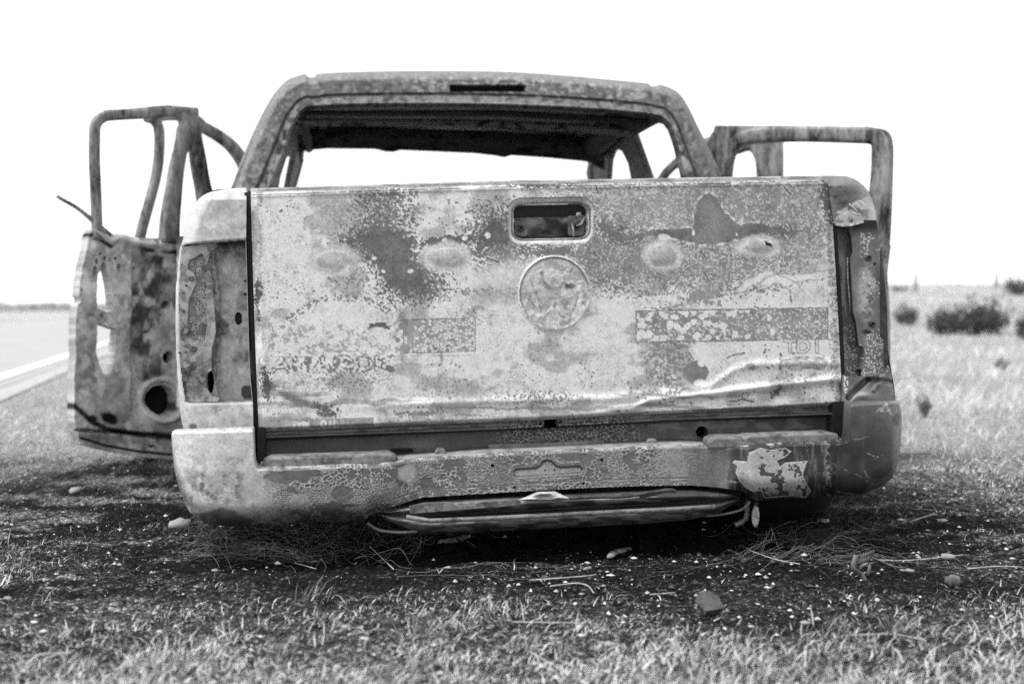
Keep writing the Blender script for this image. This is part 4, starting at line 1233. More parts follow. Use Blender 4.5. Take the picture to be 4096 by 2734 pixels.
lamp_open = [(729, 984), (740, 978), (850, 968), (982, 958), (998, 1474), (1009, 1606), (900, 1610), (760, 1612), (742, 1605), (726, 1500), (719, 1400), (716, 1200), (722, 1060)]
def cornerY(PX, PY):
    t = np.clip((PX - Lc(PY)) / 60, 0, 1)
    return 0.002 + 0.09 * (1 - np.sqrt(1 - (1 - t) ** 2 + 1e-6)) + 0.05 * sm(800, 751, PY)
Y = cornerY(PX, PY)
sdl = poly_sd(PX, PY, lamp_open)
T = 0.50 + 0.26 * (fbm(PX, PY, 70, o=4, s=160) - 0.5) + 0.26 * (fbm(PX, PY, 14, o=4, s=161) - 0.5)
T = mix(T, 0.32, sm(0.56, 0.66, fbm(PX, PY, 30, o=4, s=162)) * 0.6 * sm(770, 850, PX))
T = mix(T, 0.12, ins(ell_sd(PX, PY, 772, 1705, 16, 12), 3)); T = mix(T, 0.25, ins(ell_sd(PX, PY, 865, 1640, 20, 18), 10) * sm(0.4, 0.55, fbm(PX, PY, 9, o=3, s=163)))
T = mix(T, 0.2, sm(8, 2, sdl) * 0.6)
Y += 0.004 * (fbm(PX, PY, 90, o=3, s=164) - 0.5) + 0.004 * sm(8, 0, sdl)
quarter_l = panel('bed_corner', at(PX, PY, Y), T, M['paint'], truck, PX, PY, lambda x, y: poly_sd(x, y, lamp_open) < 0, 0.06)
tag(quarter_l, 'pale left rear bed corner with empty tail lamp recess')
# recess back wall
yr = np.linspace(945, 1625, 230); U = np.tile(np.linspace(0, 1, 110), (230, 1)); PY = np.tile(yr[:, None], (1, 110)); PX = mix(706, 1016, U)
def recessT(PX, PY, s):
    t = 0.20 + 0.28 * (fbm(PX, PY, 50, o=4, s=s) - 0.5)
    t = mix(t, 0.40, sm(0.53, 0.60, fbm(PX, PY, 11, 16, o=3, s=s + 1)) * 0.7)
    t = mix(t, 0.05, sm(0.58, 0.68, fbm(PX, PY, 60, o=4, s=s + 2)) * 0.7)
    return t
T = recessT(PX, PY, 170); T = mix(T, 0.42 + 0.5 * (fbm(PX, PY, 16, 24, o=4, s=1170) - 0.5), sm(870, 900, PX) * sm(1000, 1090, PY) * sm(0.30, 0.5, fbm(PX, PY, 60, o=3, s=1171))); T = mix(T, 0.03, sm(1010, 960, PY)); T = mix(T, 0.06, ins(ell_sd(PX, PY, 870, 1290, 36, 22), 12) * 0.8)  # top darkened: shade under the overhang painted in
f1, f2, rid = worley(PX, PY, 9, 175)
T = mix(T, 0.36, sm(1480, 1560, PY) * 0.7)
Yw = 0.072 - 0.022 * sm(880, 862, PX + 10 * np.sin(PY / 70)) + 0.03 * sm(735, 708, PX)
lampb = panel('lamp_recess', at(PX, PY, Yw), T, M['panel'], quarter_l, PX, PY, lambda x, y: (ell_sd(x, y, 954, 1273, 15, 26) < 0) | (ell_sd(x, y, 842, 1526, 14, 46) < 0), 0.03)
box('lamp_cavity', tuple(at(800, 1600, 0.13)), tuple(at(1000, 1150, 0.135)), M['soot'], quarter_l, 0)
fl = [(731, 990), (830, 974), (862, 968), (868, 985), (850, 1000), (838, 1020), (826, 1060), (842, 1092), (850, 1130), (852, 1180), (858, 1250), (862, 1330), (855, 1360), (846, 1390), (845, 1440), (846, 1478), (830, 1490), (822, 1500), (824, 1550), (845, 1585), (876, 1592), (870, 1604), (745, 1606), (730, 1500), (723, 1400), (720, 1200), (725, 1070)]
inner = [(756, 1040), (810, 1010), (822, 1040), (812, 1075), (826, 1110), (830, 1200), (832, 1290), (822, 1370), (808, 1376), (776, 1352), (752, 1335), (750, 1260), (756, 1190), (772, 1160), (784, 1130), (775, 1095), (748, 1075)]
flange = px_plate('lamp_flange', fl, [inner], (-0.4, 0.036, 0.6), (0, 1, 0), 0.007, M['rust'], quarter_l, 0.0015)
U, Vv = grid(50, 150)
PX = mix(740, 845, U); PY = mix(1000, 1385, Vv)
f1, f2, rid = worley(PX, PY, 11, 176)
T = recessT(PX, PY, 177); T = mix(T, np.where(f2 - f1 < 0.2, 0.5, 0.08), sm(0.48, 0.62, fbm(PX, PY, 70, o=2, s=178)) * 0.7)
panel('flange_pocket', at(PX, PY, np.full(PX.shape, 0.046)), T, M['panel'], quarter_l, skirt=0.004)
for x, y, r_ in ((766, 1114, 0.007), (745, 1140, 0.0035), (734, 1171, 0.004), (735, 1243, 0.004), (736, 1357, 0.004), (775, 1394, 0.008), (744, 1406, 0.004), (718, 1410, 0.003), (981, 1123, 0.004), (980, 1176, 0.005)):
    bolt(x, y, 0.034, r_, quarter_l, 'mid')
# drain rail between corner and gate
tube('gate_seal', [at(x, y, 0.02) for x, y in ((993, 770), (996, 960), (1008, 1300), (1022, 1600), (1026, 1860))], 0.010, M['soot'], truck, 6)
tube('gate_seal', [at(x, y, 0.02) for x, y in ((3322, 760), (3336, 900), (3356, 1200), (3369, 1500), (3376, 1740))], 0.008, M['soot'], truck, 6)

# ------------------------------------------------------------------ right rear corner
Rr = crv([(702, 3340), (705, 3380), (709, 3403), (718, 3424), (729, 3439), (743, 3456), (759, 3470), (795, 3488), (838, 3500), (898, 3508)])
Lr = crv([(702, 3308), (760, 3317), (885, 3334), (900, 3338)])
yr = np.concatenate([np.linspace(702, 760, 50), np.linspace(762, 900, 60)])
U = np.tile(np.linspace(0, 1, 110), (110, 1)); PY = np.tile(yr[:, None], (1, 110)); PX = mix(Lr(PY), Rr(PY), U)
PYs = PY + np.where(PY > 860, (PY - 860) / 40 * (8 * np.sin((PX - 3340) / 30) - 6 * U), 0)
t = np.clip((Rr(PY) - PX) / 120, 0, 1)
Y = 0.004 + 0.16 * (1 - np.sqrt(1 - (1 - t) ** 2 + 1e-6)) + 0.05 * sm(745, 702, PY)
wx = PX + 16 * (fbm(PX, PY, 40, o=4, s=180) - 0.5); wy = PY + 16 * (fbm(PX, PY, 40, o=4, s=181) - 0.5)
T = 0.13 + 0.2 * (fbm(PX, PY, 40, o=4, s=182) - 0.5)
T = mix(T, 0.08, ins(ell_sd(wx, wy, 3390, 800, 34, 74, 0.5), 14))
T = mix(T, 0.36, ins(poly_sd(wx, wy, [(3345, 895), (3350, 850), (3400, 820), (3430, 800), (3470, 790), (3500, 830), (3510, 900)]), 6) * sm(0.36, 0.5, fbm(PX, PY, 26, o=4, s=183)))
T = mix(T, 0.10, sm(8, 3, seg_d(wx, wy, (3440, 770), (3395, 812))) )
for a_, b_ in (((3400, 815), (3428, 845)), ((3440, 800), (3464, 822)), ((3410, 848), (3440, 860)), ((3480, 835), (3505, 846)), ((3428, 812), (3445, 838))):
    T = mix(T, 0.62, sm(3, 1, seg_d(wx, wy, a_, b_)))
T = mix(T, 0.55, sm(10, 3, np.abs(PY - 893)) * (fbm(PX, PY, 12, o=3, s=184) > 0.45))
Y += 0.012 * (fbm(PX, PY, 40, o=3, s=185) - 0.5)
cap_r = panel('bed_corner_cap', at(PX, PYs, Y), T, M['steel'], truck, skirt=0.05)
tag(cap_r, 'dented dark right bed corner cap')
# lamp housing, open to the side
Lh = crv([(880, 3334), (1014, 3349), (1195, 3358), (1377, 3366), (1515, 3369)])
Rh = crv([(880, 3506), (989, 3518), (1074, 3533), (1165, 3542), (1256, 3548), (1377, 3550), (1456, 3552), (1489, 3567), (1515, 3569)])
yr = np.linspace(880, 1512, 220); U = np.tile(np.linspace(0, 1, 84), (220, 1)); PY = np.tile(yr[:, None], (1, 84)); PX = mix(Lh(PY), Rh(PY), U)
split = crv([(880, 3385), (950, 3400), (1010, 3405), (1030, 3396), (1250, 3408), (1290, 3420), (1380, 3430), (1400, 3448), (1512, 3440)])(PY)
Y = 0.075 - 0.042 * sm(split - 5, split + 5, PX) + 0.05 * np.clip((PX - 3480) / 70, 0, 1) ** 2
wx = PX + 12 * (fbm(PX, PY, 30, o=4, s=190) - 0.5); wy = PY + 12 * (fbm(PX, PY, 30, o=4, s=191) - 0.5)
T = 0.14 + 0.16 * (fbm(PX, PY, 40, 80, o=4, s=192) - 0.4)
T = mix(T, 0.40, ins(ell_sd(wx, wy, 3465, 1170, 34, 100), 18) * sm(0.35, 0.55, fbm(PX, PY, 20, o=4, s=193)))
T = mix(T, 0.36, sm(3395, 3375, wx) * sm(960, 1050, PY) * sm(0.35, 0.55, fbm(PX, PY, 16, 60, o=4, s=194)))
f1, f2, rid = worley(wx, wy, 8, 195)
T = np.where((f1 < 0.40) & (rid > 0.5) & (fbm(PX, PY, 50, o=2, s=196) > 0.42) & ((PX > 3440) | (PY > 1300)) & (PY > 930), 0.58, T)
T = mix(T, 0.015, sm(5, 2, np.abs(PX - split)) * sm(905, 940, PY))
T = mix(T, 0.012, sm(960, 900, PY) * sm(3380, 3420, PX)); T = mix(T, 0.012, ins(ell_sd(wx, wy, 3466, 1326, 18, 10), 5))
house_r = panel('lamp_housing', at(PX, PY, Y), T, M['panel'], truck, PX, PY, lambda x, y: poly_sd(x, y, [(3428, 1385), (3448, 1382), (3457, 1400), (3456, 1440), (3445, 1480), (3430, 1490)]) < 0, 0.03)
tag(house_r, 'sooty right tail lamp housing without its lamp')
fr = [(3505, 925), (3517, 990), (3532, 1074), (3541, 1165), (3547, 1256), (3549, 1377), (3550, 1456), (3540, 1470), (3536, 1350), (3512, 1325), (3484, 1308), (3477, 1290), (3483, 1270), (3508, 1240), (3504, 1160), (3498, 1090), (3474, 1058), (3460, 1035), (3462, 1012), (3480, 1000), (3502, 975)]
px_plate('lamp_flange', fr, [circ(3476, 1031, 6, 8), circ(3491, 1296, 6, 7)], (1.5, 0.045, 0.6), (0.10, 1, 0), 0.004, M['dark'], house_r, 0.0015)
for x, y, r_ in ((3476, 1031, 0.0085), (3499, 1054, 0.004), (3491, 1296, 0.0085)):
    bolt(x, y, 0.024, r_, house_r, 'dark')
# pale fracture line
tube('torn_seam', [at(x, y, 0.06) for x, y in ((3390, 1030), (3392, 1120), (3398, 1180), (3401, 1250))], 0.0025, M['pale'], house_r, 5)
# crumpled panel below the lamp
Rl = crv([(1495, 3563), (1503, 3566), (1540, 3572), (1579, 3581), (1610, 3583)])
yr = np.linspace(1500, 1612, 90); U = np.tile(np.linspace(0, 1, 120), (90, 1)); PY = np.tile(yr[:, None], (1, 120)); PX = mix(3368 + 0 * PY, Rl(PY), U)
PYs = PY + 8 * np.sin(U * 5) * sm(1530, 1500, PY)
t = np.clip((3583 - PX) / 120, 0, 1)
Y = 0.004 + 0.14 * (1 - np.sqrt(1 - (1 - t) ** 2 + 1e-6))
Y += 0.022 * sm(18, 0, np.abs(seg_d(PX, PY, (3395, 1590), (3470, 1515)))) - 0.020 * np.exp(-((PX - 3460) / 40) ** 2 - ((PY - 1580) / 22) ** 2) + 0.016 * sm(14, 0, seg_d(PX, PY, (3470, 1515), (3560, 1530))) - 0.014 * sm(14, 0, seg_d(PX, PY, (3495, 1560), (3530, 1510)))
T = 0.13 + 0.08 * (fbm(PX, PY, 30, o=4, s=200) - 0.5)
T = mix(T, 0.40, ins(ell_sd(PX, PY, 3440, 1590, 70, 18), 16) * 0.8)
f1, f2, rid = worley(PX, PY, 12, 201)
T = np.where((f1 < 0.45) & (PX < 3392) & (PX > 3374) & (PY < 1570), 0.66, T)
T = mix(T, 0.02, ins(ell_sd(PX, PY, 3578, 1590, 8, 14), 3))
lowq = panel('crumpled_panel', at(PX, PYs, Y), T, M['steel'], truck, skirt=0.05)
tag(lowq, 'crumpled shiny panel below the right tail lamp')
px_plate('corner_bracket', [(3370, 1500), (3382, 1500), (3386, 1600), (3398, 1640), (3402, 1720), (3392, 1756), (3360, 1756), (3358, 1640)], [], (1.4, 0.02, 0.3), (0, 1, 0), 0.02, M['dark'], truck, 0.003)

# ------------------------------------------------------------------ load bed
def side_loft(name, curve_pts, Y0, Y1, mat, sgn, lab):
    P = at(np.array([p[0] for p in curve_pts]), np.array([p[1] for p in curve_pts]), np.full(len(curve_pts), Y0))
    P = spline(P, 60)
    ys = np.linspace(0, Y1 - Y0, 70)
    W = P[None] + np.stack([np.zeros(70), ys, np.zeros(70)], -1)[:, None, :]
    yy = np.tile((Y0 + ys)[:, None], (1, 60)); zz = np.tile(P[:, 2], (70, 1))
    T = 0.25 + 0.3 * (fbm(yy * 1000, zz * 1000, 120, o=4, s=210 + int(sgn)) - 0.5)
    return panel(name, W, T, M['paint'], truck, yy, zz, lambda a, b_: np.hypot(a - 0.85, b_ - 0.27) < 0.44, 0.0)
side_loft('bed_side', [(986, 751), (912, 754), (838, 768), (767, 838), (728, 943), (711, 1059), (702, 1200), (702, 1283), (704, 1410), (718, 1634), (734, 1713), (738, 1800)], 0.095, 1.62, M['paint'], -1, '')
side_loft('bed_side', [(3340, 703), (3403, 710), (3470, 760), (3500, 838), (3518, 989), (3542, 1165), (3550, 1377), (3567, 1489), (3581, 1579), (3583, 1680)], 0.18, 1.62, M['paint'], 1, '')
box('bed_floor', (-0.28, 0.06, 0.40), (1.32, 1.6, 0.43), M['dark'], truck, 0.004)
for x0, x1 in ((-0.30, -0.27), (1.32, 1.35)):
    box('bed_inner_wall', (x0, 0.10, 0.42), (x1, 1.6, 0.86), M['dark'], truck, 0.004)
box('bed_front_wall', (-0.28, 1.58, 0.42), (1.32, 1.61, 0.88), M['dark'], truck, 0.004)
for x in (0.1, 0.9):
    box('chassis_rail', (x, 0.05, 0.14), (x + 0.07, 4.4, 0.27), M['soot'], truck, 0.006)
tube('rear_axle', [(-0.25, 0.85, 0.27), (0.5, 0.85, 0.27), (1.25, 0.85, 0.27)], [0.05, 0.12, 0.05], M['soot'], truck, 12)
box('spare_carrier', (0.2, 0.25, 0.13), (0.85, 0.75, 0.22), M['soot'], truck, 0.02)
# remaining burnt rear wheel, sunk in the ash
wh = lathe('wheel', [(0.17, -0.10), (0.30, -0.125), (0.335, -0.105), (0.345, -0.05), (0.347, 0.0), (0.345, 0.05), (0.335, 0.105), (0.30, 0.125), (0.17, 0.10)], (1.39, 0.78, 0.285), (1, 0, 0), M['tyre'], truck, 36)
lathe('rim', [(0.0005, 0.03), (0.06, 0.03), (0.08, 0.0), (0.15, 0.02), (0.17, 0.09), (0.17, -0.09)], (1.39, 0.78, 0.285), (1, 0, 0), M['dark'], wh, 24)
# ------------------------------------------------------------------ cab
YC = 1.66
outer = [(918, 765), (924, 750), (960, 655), (1000, 556), (1048, 456), (1086, 389), (1120, 346), (1153, 317), (1191, 302), (1222, 296), (1232, 307), (1262, 307), (1277, 294), (1430, 287), (1669, 283), (2000, 286), (2239, 300), (2430, 317), (2574, 331), (2592, 334), (2606, 344), (2622, 344), (2638, 337), (2679, 350), (2717, 374), (2751, 422), (2789, 499), (2822, 565), (2861, 647), (2885, 707), (2892, 722)]
inner = [(1070, 765), (1076, 747), (1100, 690), (1129, 623), (1145, 575), (1158, 527), (1170, 498), (1182, 475), (1192, 455), (1206, 441), (1239, 427), (1340, 421), (1478, 417), (1750, 416), (2000, 420), (2239, 429), (2400, 438), (2500, 446), (2622, 460), (2655, 472), (2674, 490), (2684, 508), (2708, 575), (2727, 656), (2743, 709), (2746, 722)]
def ar(pts, n):
    p = spline(pts, 900); s = np.concatenate([[0], np.cumsum(np.hypot(*np.diff(p, axis=0).T))]); s /= s[-1]
    t = np.linspace(0, 1, n)
    return np.stack([np.interp(t, s, p[:, 0]), np.interp(t, s, p[:, 1])], -1)
# corner-matched resampling: left pillar, header, right pillar
def arch(pts, i, j, n=420):
    return np.concatenate([ar(pts[:i + 1], int(n * 0.28))[:-1], ar(pts[i:j + 1], n - int(n * 0.28) * 2), ar(pts[j:], int(n * 0.28))[1:]])
A = arch(outer, 8, 22); C = arch(inner, 9, 19)
nA = min(len(A), len(C)); A, C = A[:nA], C[:nA]
nv = 84
v = np.linspace(0, 1, nv)[:, None]
PX = A[None, :, 0] * (1 - v) + C[None, :, 0] * v
PY = A[None, :, 1] * (1 - v) + C[None, :, 1] * v
Vg = np.tile(v, (1, nA))
s_ = np.tile(np.linspace(0, 1, nA), (nv, 1))
Y = YC + 0.15 * (1 - np.sqrt(1 - np.clip(1 - Vg / 0.28, 0, 1) ** 2 + 1e-6)) + 0.012 * np.exp(-((Vg - 0.70) / 0.03) ** 2) + 0.010 * sm(0.70, 0.74, Vg) + 0.03 * sm(0.97, 1, Vg)
wx = PX + 20 * (fbm(PX, PY, 40, o=4, s=220) - 0.5); wy = PY + 20 * (fbm(PX, PY, 40, o=4, s=221) - 0.5)
T = 0.17 + 0.12 * (fbm(PX, PY, 90, o=4, s=222) - 0.5)
n1 = fbm(PX, PY, 13, o=4, s=223); hd = sm(1160, 1260, PX) * sm(2640, 2560, PX)
T = mix(T, 0.44, sm(0.52, 0.62, n1) * (0.45 + 0.45 * sm(1500, 1750, PX) * hd))
T = mix(T, 0.075, sm(0.54, 0.66, fbm(PX, PY, 20, o=4, s=224)) * 0.75)
T = mix(T, 0.045, np.exp(-((Vg - 0.70) / 0.028) ** 2) * (fbm(PX, PY, 30, o=2, s=225) > 0.25))
T = mix(T, 0.44, sm(0.74, 0.80, Vg) * sm(0.36, 0.52, fbm(PX, PY, 22, o=4, s=226)) * 0.85)
T = mix(T, 0.19, sm(0.30, 0.10, Vg)) * (1 + 0.5 * (vn(PX / 6, PY / 6, 228) - 0.5))
T = mix(T, 0.05, ins(ell_sd(wx, wy, 1120, 600, 10, 24, 0.4), 4)); T = mix(T, 0.06, sm(0.58, 0.7, fbm(PX, PY, 30, 60, o=3, s=227)) * (1 - hd) * sm(0.6, 0.8, Vg))
def vent(x, y):
    return rrect_sd(x, y, 1798, 338, 2102, 368, 5) < 0
cab = panel('cab', at(PX, PY, Y), T, M['panel'], truck, PX, PY, vent, 0.07)
tag(cab, 'rusted cab rear frame with empty window and brake lamp slot')
box('lamp_slot_back', tuple(at(1790, 375, 1.72)), tuple(at(2110, 332, 1.725)), M['soot'], cab, 0)

# roof skin: rear arch carried forward, crowned, dark underneath
i0, i1 = 40, nA - 40
sec = at(A[:, 0], A[:, 1], np.full(nA, YC + 0.15))
sel = sec[int(nA * 0.225):int(nA * 0.775)]
ctrx = 0.5 * (sel[0, 0] + sel[-1, 0])
ys = np.linspace(0, 1.52, 60)
W = []
for y_ in ys:
    f = y_ / 1.52
    q = sel.copy()
    q[:, 0] = ctrx + (q[:, 0] - ctrx) * (1 - 0.06 * f) - 0.02 * f
    q[:, 1] += y_ - 0.04 * f * ((q[:, 0] - ctrx) / 0.7) ** 2
    q[:, 2] += 0.02 * math.sin(f * math.pi) - 0.045 * f ** 2
    W.append(q)
W = np.array(W)
T = 0.50 + 0.4 * (fbm(W[..., 0] * 1000, W[..., 1] * 1000, 160, 60, o=4, s=230) - 0.4)
roof = panel('roof', W, T, M['panel'], truck, skirt=0)
tag(roof, 'burnt bare cab roof')
for k_, row in enumerate((W[:, 2], W[:, -3])):
    tube('roof_rail', [Vector(p) + Vector((0.05 - 0.10 * k_, 0, -0.03)) for p in row[2 + 12 * (1 - k_)::6]], 0.022 + 0.04 * k_, M['dark'], roof, 10, 1.0)
# headliner ribs and windscreen header
def header(name, tp, bt, Yv, tone, parent, lump=False):
    t_, b_ = crv(tp), crv(bt)
    U, Vv = grid(200, 24)
    PX = mix(tp[0][0], tp[-1][0], U); PY = mix(t_(PX), b_(PX), Vv)
    Yy = Yv - 0.04 * np.sin(Vv * math.pi) + 0.05 * (Vv < 0.02)
    T = tone + 0.06 * (fbm(PX, PY, 60, 14, o=4, s=231) - 0.5)
    T = mix(T, 0.01, sm(0.62, 0.7, fbm(PX, PY, 30, 16, o=2, s=232)))
    return panel(name, at(PX, PY, Yy), T, M['panel'], parent, skirt=0.03)
header('windscreen_header', [(1120, 500), (1300, 505), (2000, 522), (2300, 545), (2420, 560)], [(1120, 640), (1177, 611), (1230, 600), (1306, 593), (1502, 595), (1540, 605), (1574, 607), (1602, 599), (1900, 612), (1985, 622), (2020, 629), (2048, 620), (2191, 630), (2330, 643), (2368, 650), (2385, 662), (2420, 680)], 3.15, 0.07, roof)
header('roof_rib', [(1150, 470), (2000, 478), (2420, 500), (2520, 510)], [(1150, 498), (2000, 506), (2420, 534), (2520, 545)], 2.45, 0.30, roof)
header('roof_rib', [(1190, 442), (2000, 440), (2480, 466), (2600, 476)], [(1190, 460), (2000, 462), (2480, 490), (2600, 500)], 1.80, 0.02, roof)

# side frames with door openings
def side_plane(sgn):
    if sgn > 0:
        p0 = np.array((1.275, 2.5, 1.447)); n = np.array((1, 0.02, 0.5))
    else:
        p0 = np.array((-0.255, 2.5, 1.447)); n = np.array((-1, 0.02, 0.44))
    return p0, n / np.linalg.norm(n)
def side_frame(sgn):
    p0, n = side_plane(sgn)
    # coordinates along Y and Z; x from the plane
    def W(y, z): return Vector((p0[0] - (n[1] * (y - p0[1]) + n[2] * (z - p0[2])) / n[0], y, z))
    o = W(0, 0); uy = (W(0, 1) - o); ux = (W(1, 0) - o)
    return o, ux.normalized(), uy.normalized(), ux.length, uy.length
for sgn in (1, -1):
    p0, n = side_plane(sgn)
    o, ux, uy, lx, ly = side_frame(sgn)
    if sgn > 0:
        rearw = [(2543, 537), (2600, 505), (2641, 484), (2662, 489), (2684, 518), (2712, 604), (2736, 720)]
        frontw = [(2440, 714), (2445, 642), (2459, 604), (2478, 590), (2497, 599), (2521, 647), (2536, 720)]
        wr = onplane([p[0] for p in rearw], [p[1] for p in rearw], p0, n); wf = onplane([p[0] for p in frontw], [p[1] for p in frontw], p0, n)
        bl = onplane([2607], [715], p0, n)[0]
        RW = [(w[1], w[2]) for w in wr]; FW = [(w[1], w[2]) for w in wf]
        RW = [(1.86, 0.30)] + [(max(1.84, RW[-1][0]), RW[-1][1])] + RW[-2::-1] + [(bl[1], bl[2]), (2.78, 0.75), (2.78, 0.30)]
        FW = [(3.08, 0.30), (3.08, 0.8), (FW[-1][0], FW[-1][1])] + FW[-2::-1] + [(3.74, 0.9), (3.74, 0.35)]
        RWr, FWr = RW, FW
    else:
        RW, FW = RWr, FWr
    top_z = 1.43
    out = [(1.70, 0.25), (1.70, 1.05), (1.70, 1.20), (1.72, top_z - 0.02), (1.80, top_z), (2.4, top_z + 0.01), (3.2, top_z), (3.5, 1.435), (3.75, 1.37), (3.95, 1.2), (4.1, 0.98), (4.1, 0.25)]
    pl = plate('side_frame', [(a_ * lx, b_ * ly) for a_, b_ in out], [[(a_ * lx, b_ * ly) for a_, b_ in RW], [(a_ * lx, b_ * ly) for a_, b_ in FW]], (o, ux, uy), 0.03, M['mid'], truck, 0.006)
    for v_ in pl.data.vertices:          # upright below the belt line
        if v_.co.z < 1.06:
            v_.co.x -= (1.06 - v_.co.z) * (n[2] / n[0])
    tube('a_pillar', [Vector(o) + ux * (a_ * lx) + uy * (b_ * ly) for a_, b_ in ((3.15, 1.42), (3.55, 1.40), (3.82, 1.27), (4.05, 0.98))], [0.025, 0.025, 0.025, 0.03], M['mid'], truck, 8)
box('cab_floor', (-0.40, 1.72, 0.24), (1.45, 4.05, 0.28), M['soot'], truck, 0.004)
box('cab_rear_wall', (-0.38, 1.70, 0.26), (1.42, 1.73, 0.92), M['dark'], truck, 0.006)
box('firewall', (-0.38, 4.02, 0.26), (1.42, 4.08, 0.95), M['dark'], truck, 0.006)
box('dashboard', (-0.30, 3.75, 0.70), (1.34, 4.02, 0.92), M['soot'], truck, 0.04)
box('bonnet', (-0.38, 4.10, 0.80), (1.42, 5.15, 0.92), M['rust'], truck, 0.05)
for x0, x1 in ((-0.42, -0.36), (1.40, 1.46)):
    box('front_wing', (x0, 4.10, 0.22), (x1, 5.2, 0.86), M['rust'], truck, 0.02)

# ------------------------------------------------------------------ doors
def dplane(h, t):
    h = Vector((h[0], h[1], 0.6)); t = Vector((t[0], t[1], 0.6))
    d = (t - h).normalized()
    n = d.cross(Vector((0, 0, 1))).normalized()
    return np.array(h), np.array(n)
def frame_bar(name, pts, r, pl, parent, n=26, flat=0.8, mat='frame', taper=None):
    p0, nn = pl
    q = spline(pts, n)
    w = onplane(q[:, 0], q[:, 1], p0, nn)
    rr = [r] * n if taper is None else list(np.interp(np.linspace(0, 1, n), np.linspace(0, 1, len(taper)), taper))
    return tube(name, w, rr, M[mat], parent, 12, flat, nn, sq=0.55)

# left rear door: pierced inner panel, frame, bent seal
PL = dplane((-0.42, 2.5), (-1.06, 1.9))
S = 1 / 900.0
yr = np.linspace(915, 1852, 300)
Ld = crv([(900, 364), (1028, 341), (1155, 319), (1185, 316), (1190, 325), (1212, 322), (1216, 310), (1225, 309), (1315, 298), (1385, 303), (1506, 298), (1621, 297), (1685, 300), (1740, 310), (1774, 319), (1800, 420), (1825, 560), (1840, 700), (1852, 860)])
U = np.tile(np.linspace(0, 1, 240), (300, 1)); PY = np.tile(yr[:, None], (1, 240)); PX = mix(Ld(PY), 1000 + 0 * PY, U)
beltt = crv([(300, 890), (370, 895), (420, 930), (440, 942), (465, 930), (520, 945), (580, 955), (720, 965), (1000, 975)])
PYd = np.maximum(PY, beltt(PX) + (PY - 915) * 0.02)
def door_hole(x, y):
    tear = poly_sd(x, y, [(408, 1052), (416, 1045), (425, 1070), (438, 1130), (447, 1200), (450, 1258), (390, 1238), (388, 1180), (394, 1110)]) < 0
    tear2 = poly_sd(x, y, [(388, 1290), (410, 1298), (468, 1318), (466, 1400), (460, 1440), (446, 1490), (436, 1502), (414, 1490), (400, 1460), (384, 1400)]) < 0
    h = tear | tear2 | (np.hypot(x - 660, y - 1600) < 62)
    for cx, cy, r1, r2 in ((388, 1045, 6, 11), (382, 1086, 9, 24), (398, 1016, 5, 7), (417, 1034, 6, 9), (437, 1040, 5, 8), (459, 1034, 5, 8), (473, 1070, 8, 17), (407, 930, 7, 10), (683, 1219, 17, 17), (690, 1430, 25, 26), (405, 1262, 6, 11), (326, 1160, 5, 7), (458, 1180, 4, 4), (473, 1183, 4, 4), (538, 1168, 4, 5), (552, 1071, 5, 5), (661, 1070, 4, 5), (664, 1168, 5, 5), (664, 1258, 4, 5), (585, 1355, 4, 5), (610, 1783, 18, 7)):
        h |= ell_sd(x, y, cx, cy, r1, r2) < 0
    return h
wx = PX + 40 * (fbm(PX, PYd, 80, o=4, s=240) - 0.5); wy = PYd + 40 * (fbm(PX, PYd, 80, o=4, s=241) - 0.5)
T = 0.36 + 0.4 * (fbm(wx, wy, 70, o=4, s=242) - 0.5)
T = mix(T, 0.08, sm(0.45, 0.68, fbm(wx, wy, 50, 90, o=5, s=243)) * 0.9 * sm(480, 560, PX))
T *= 1 + 0.7 * (fbm(PX, PYd, 14, o=4, s=1243) - 0.5)
T = mix(T, 0.60, sm(0.48, 0.70, fbm(wx, wy, 34, 50, o=5, s=244)) * 0.9)
T = mix(T, 0.66, sm(14, 5, np.abs(np.hypot(PX - 660, PYd - 1600) - 84)) * 0.7)
T = mix(T, 0.06, sm(10, 4, np.abs(PYd - beltt(PX) - 45)) * sm(0.3, 0.5, fbm(PX, PYd, 60, o=2, s=245)))
T = mix(T, 0.42, sm(16, 6, np.abs(PYd - beltt(PX) - 22)) * sm(0.3, 0.5, fbm(PX, PYd, 30, o=3, s=246)))
T = mix(T, 0.03, sm(16, 5, line_d(PX, PYd, [(297, 1622), (330, 1650), (370, 1690), (440, 1716), (560, 1738), (700, 1750)])) * 0.9)
T = mix(T, 0.03, ins(ell_sd(wx, wy, 440, 1672, 34, 24), 8)); T = mix(T, 0.03, ins(ell_sd(wx, wy, 372, 1680, 20, 14), 8))
T = mix(T, 0.03, sm(8, 3, line_d(PX, PYd, [(320, 1750), (420, 1780), (560, 1805), (700, 1818)])))
T = 0.30 + (T - 0.26) * 1.45
D0 = 0.03 * (fbm(PX, PYd, 110, o=3, s=247) - 0.5) - 0.02 * sm(30, 0, np.abs(PYd - beltt(PX) - 22)) + 0.03 * sm(10, 0, np.abs(PYd - 1735 - (PX - 600) * 0.05)) - 0.015 * sm(16, 4, np.abs(np.hypot(PX - 660, PYd - 1600) - 84))
D0 += 0.03 * sm(0, 30, PX - 520) * sm(1700, 1600, PYd) * sm(1000, 1060, PYd)
p0, nn = PL
if nn[1] > 0: nn = -nn
Wd = onplane(PX, PYd, p0, nn) - nn * D0[..., None]
door_rl = panel('door', Wd, T, M['panel'], truck, PX, PYd, door_hole, 0.05, tuple(-nn))
tag(door_rl, 'open left rear door, its inner panel pierced by holes')
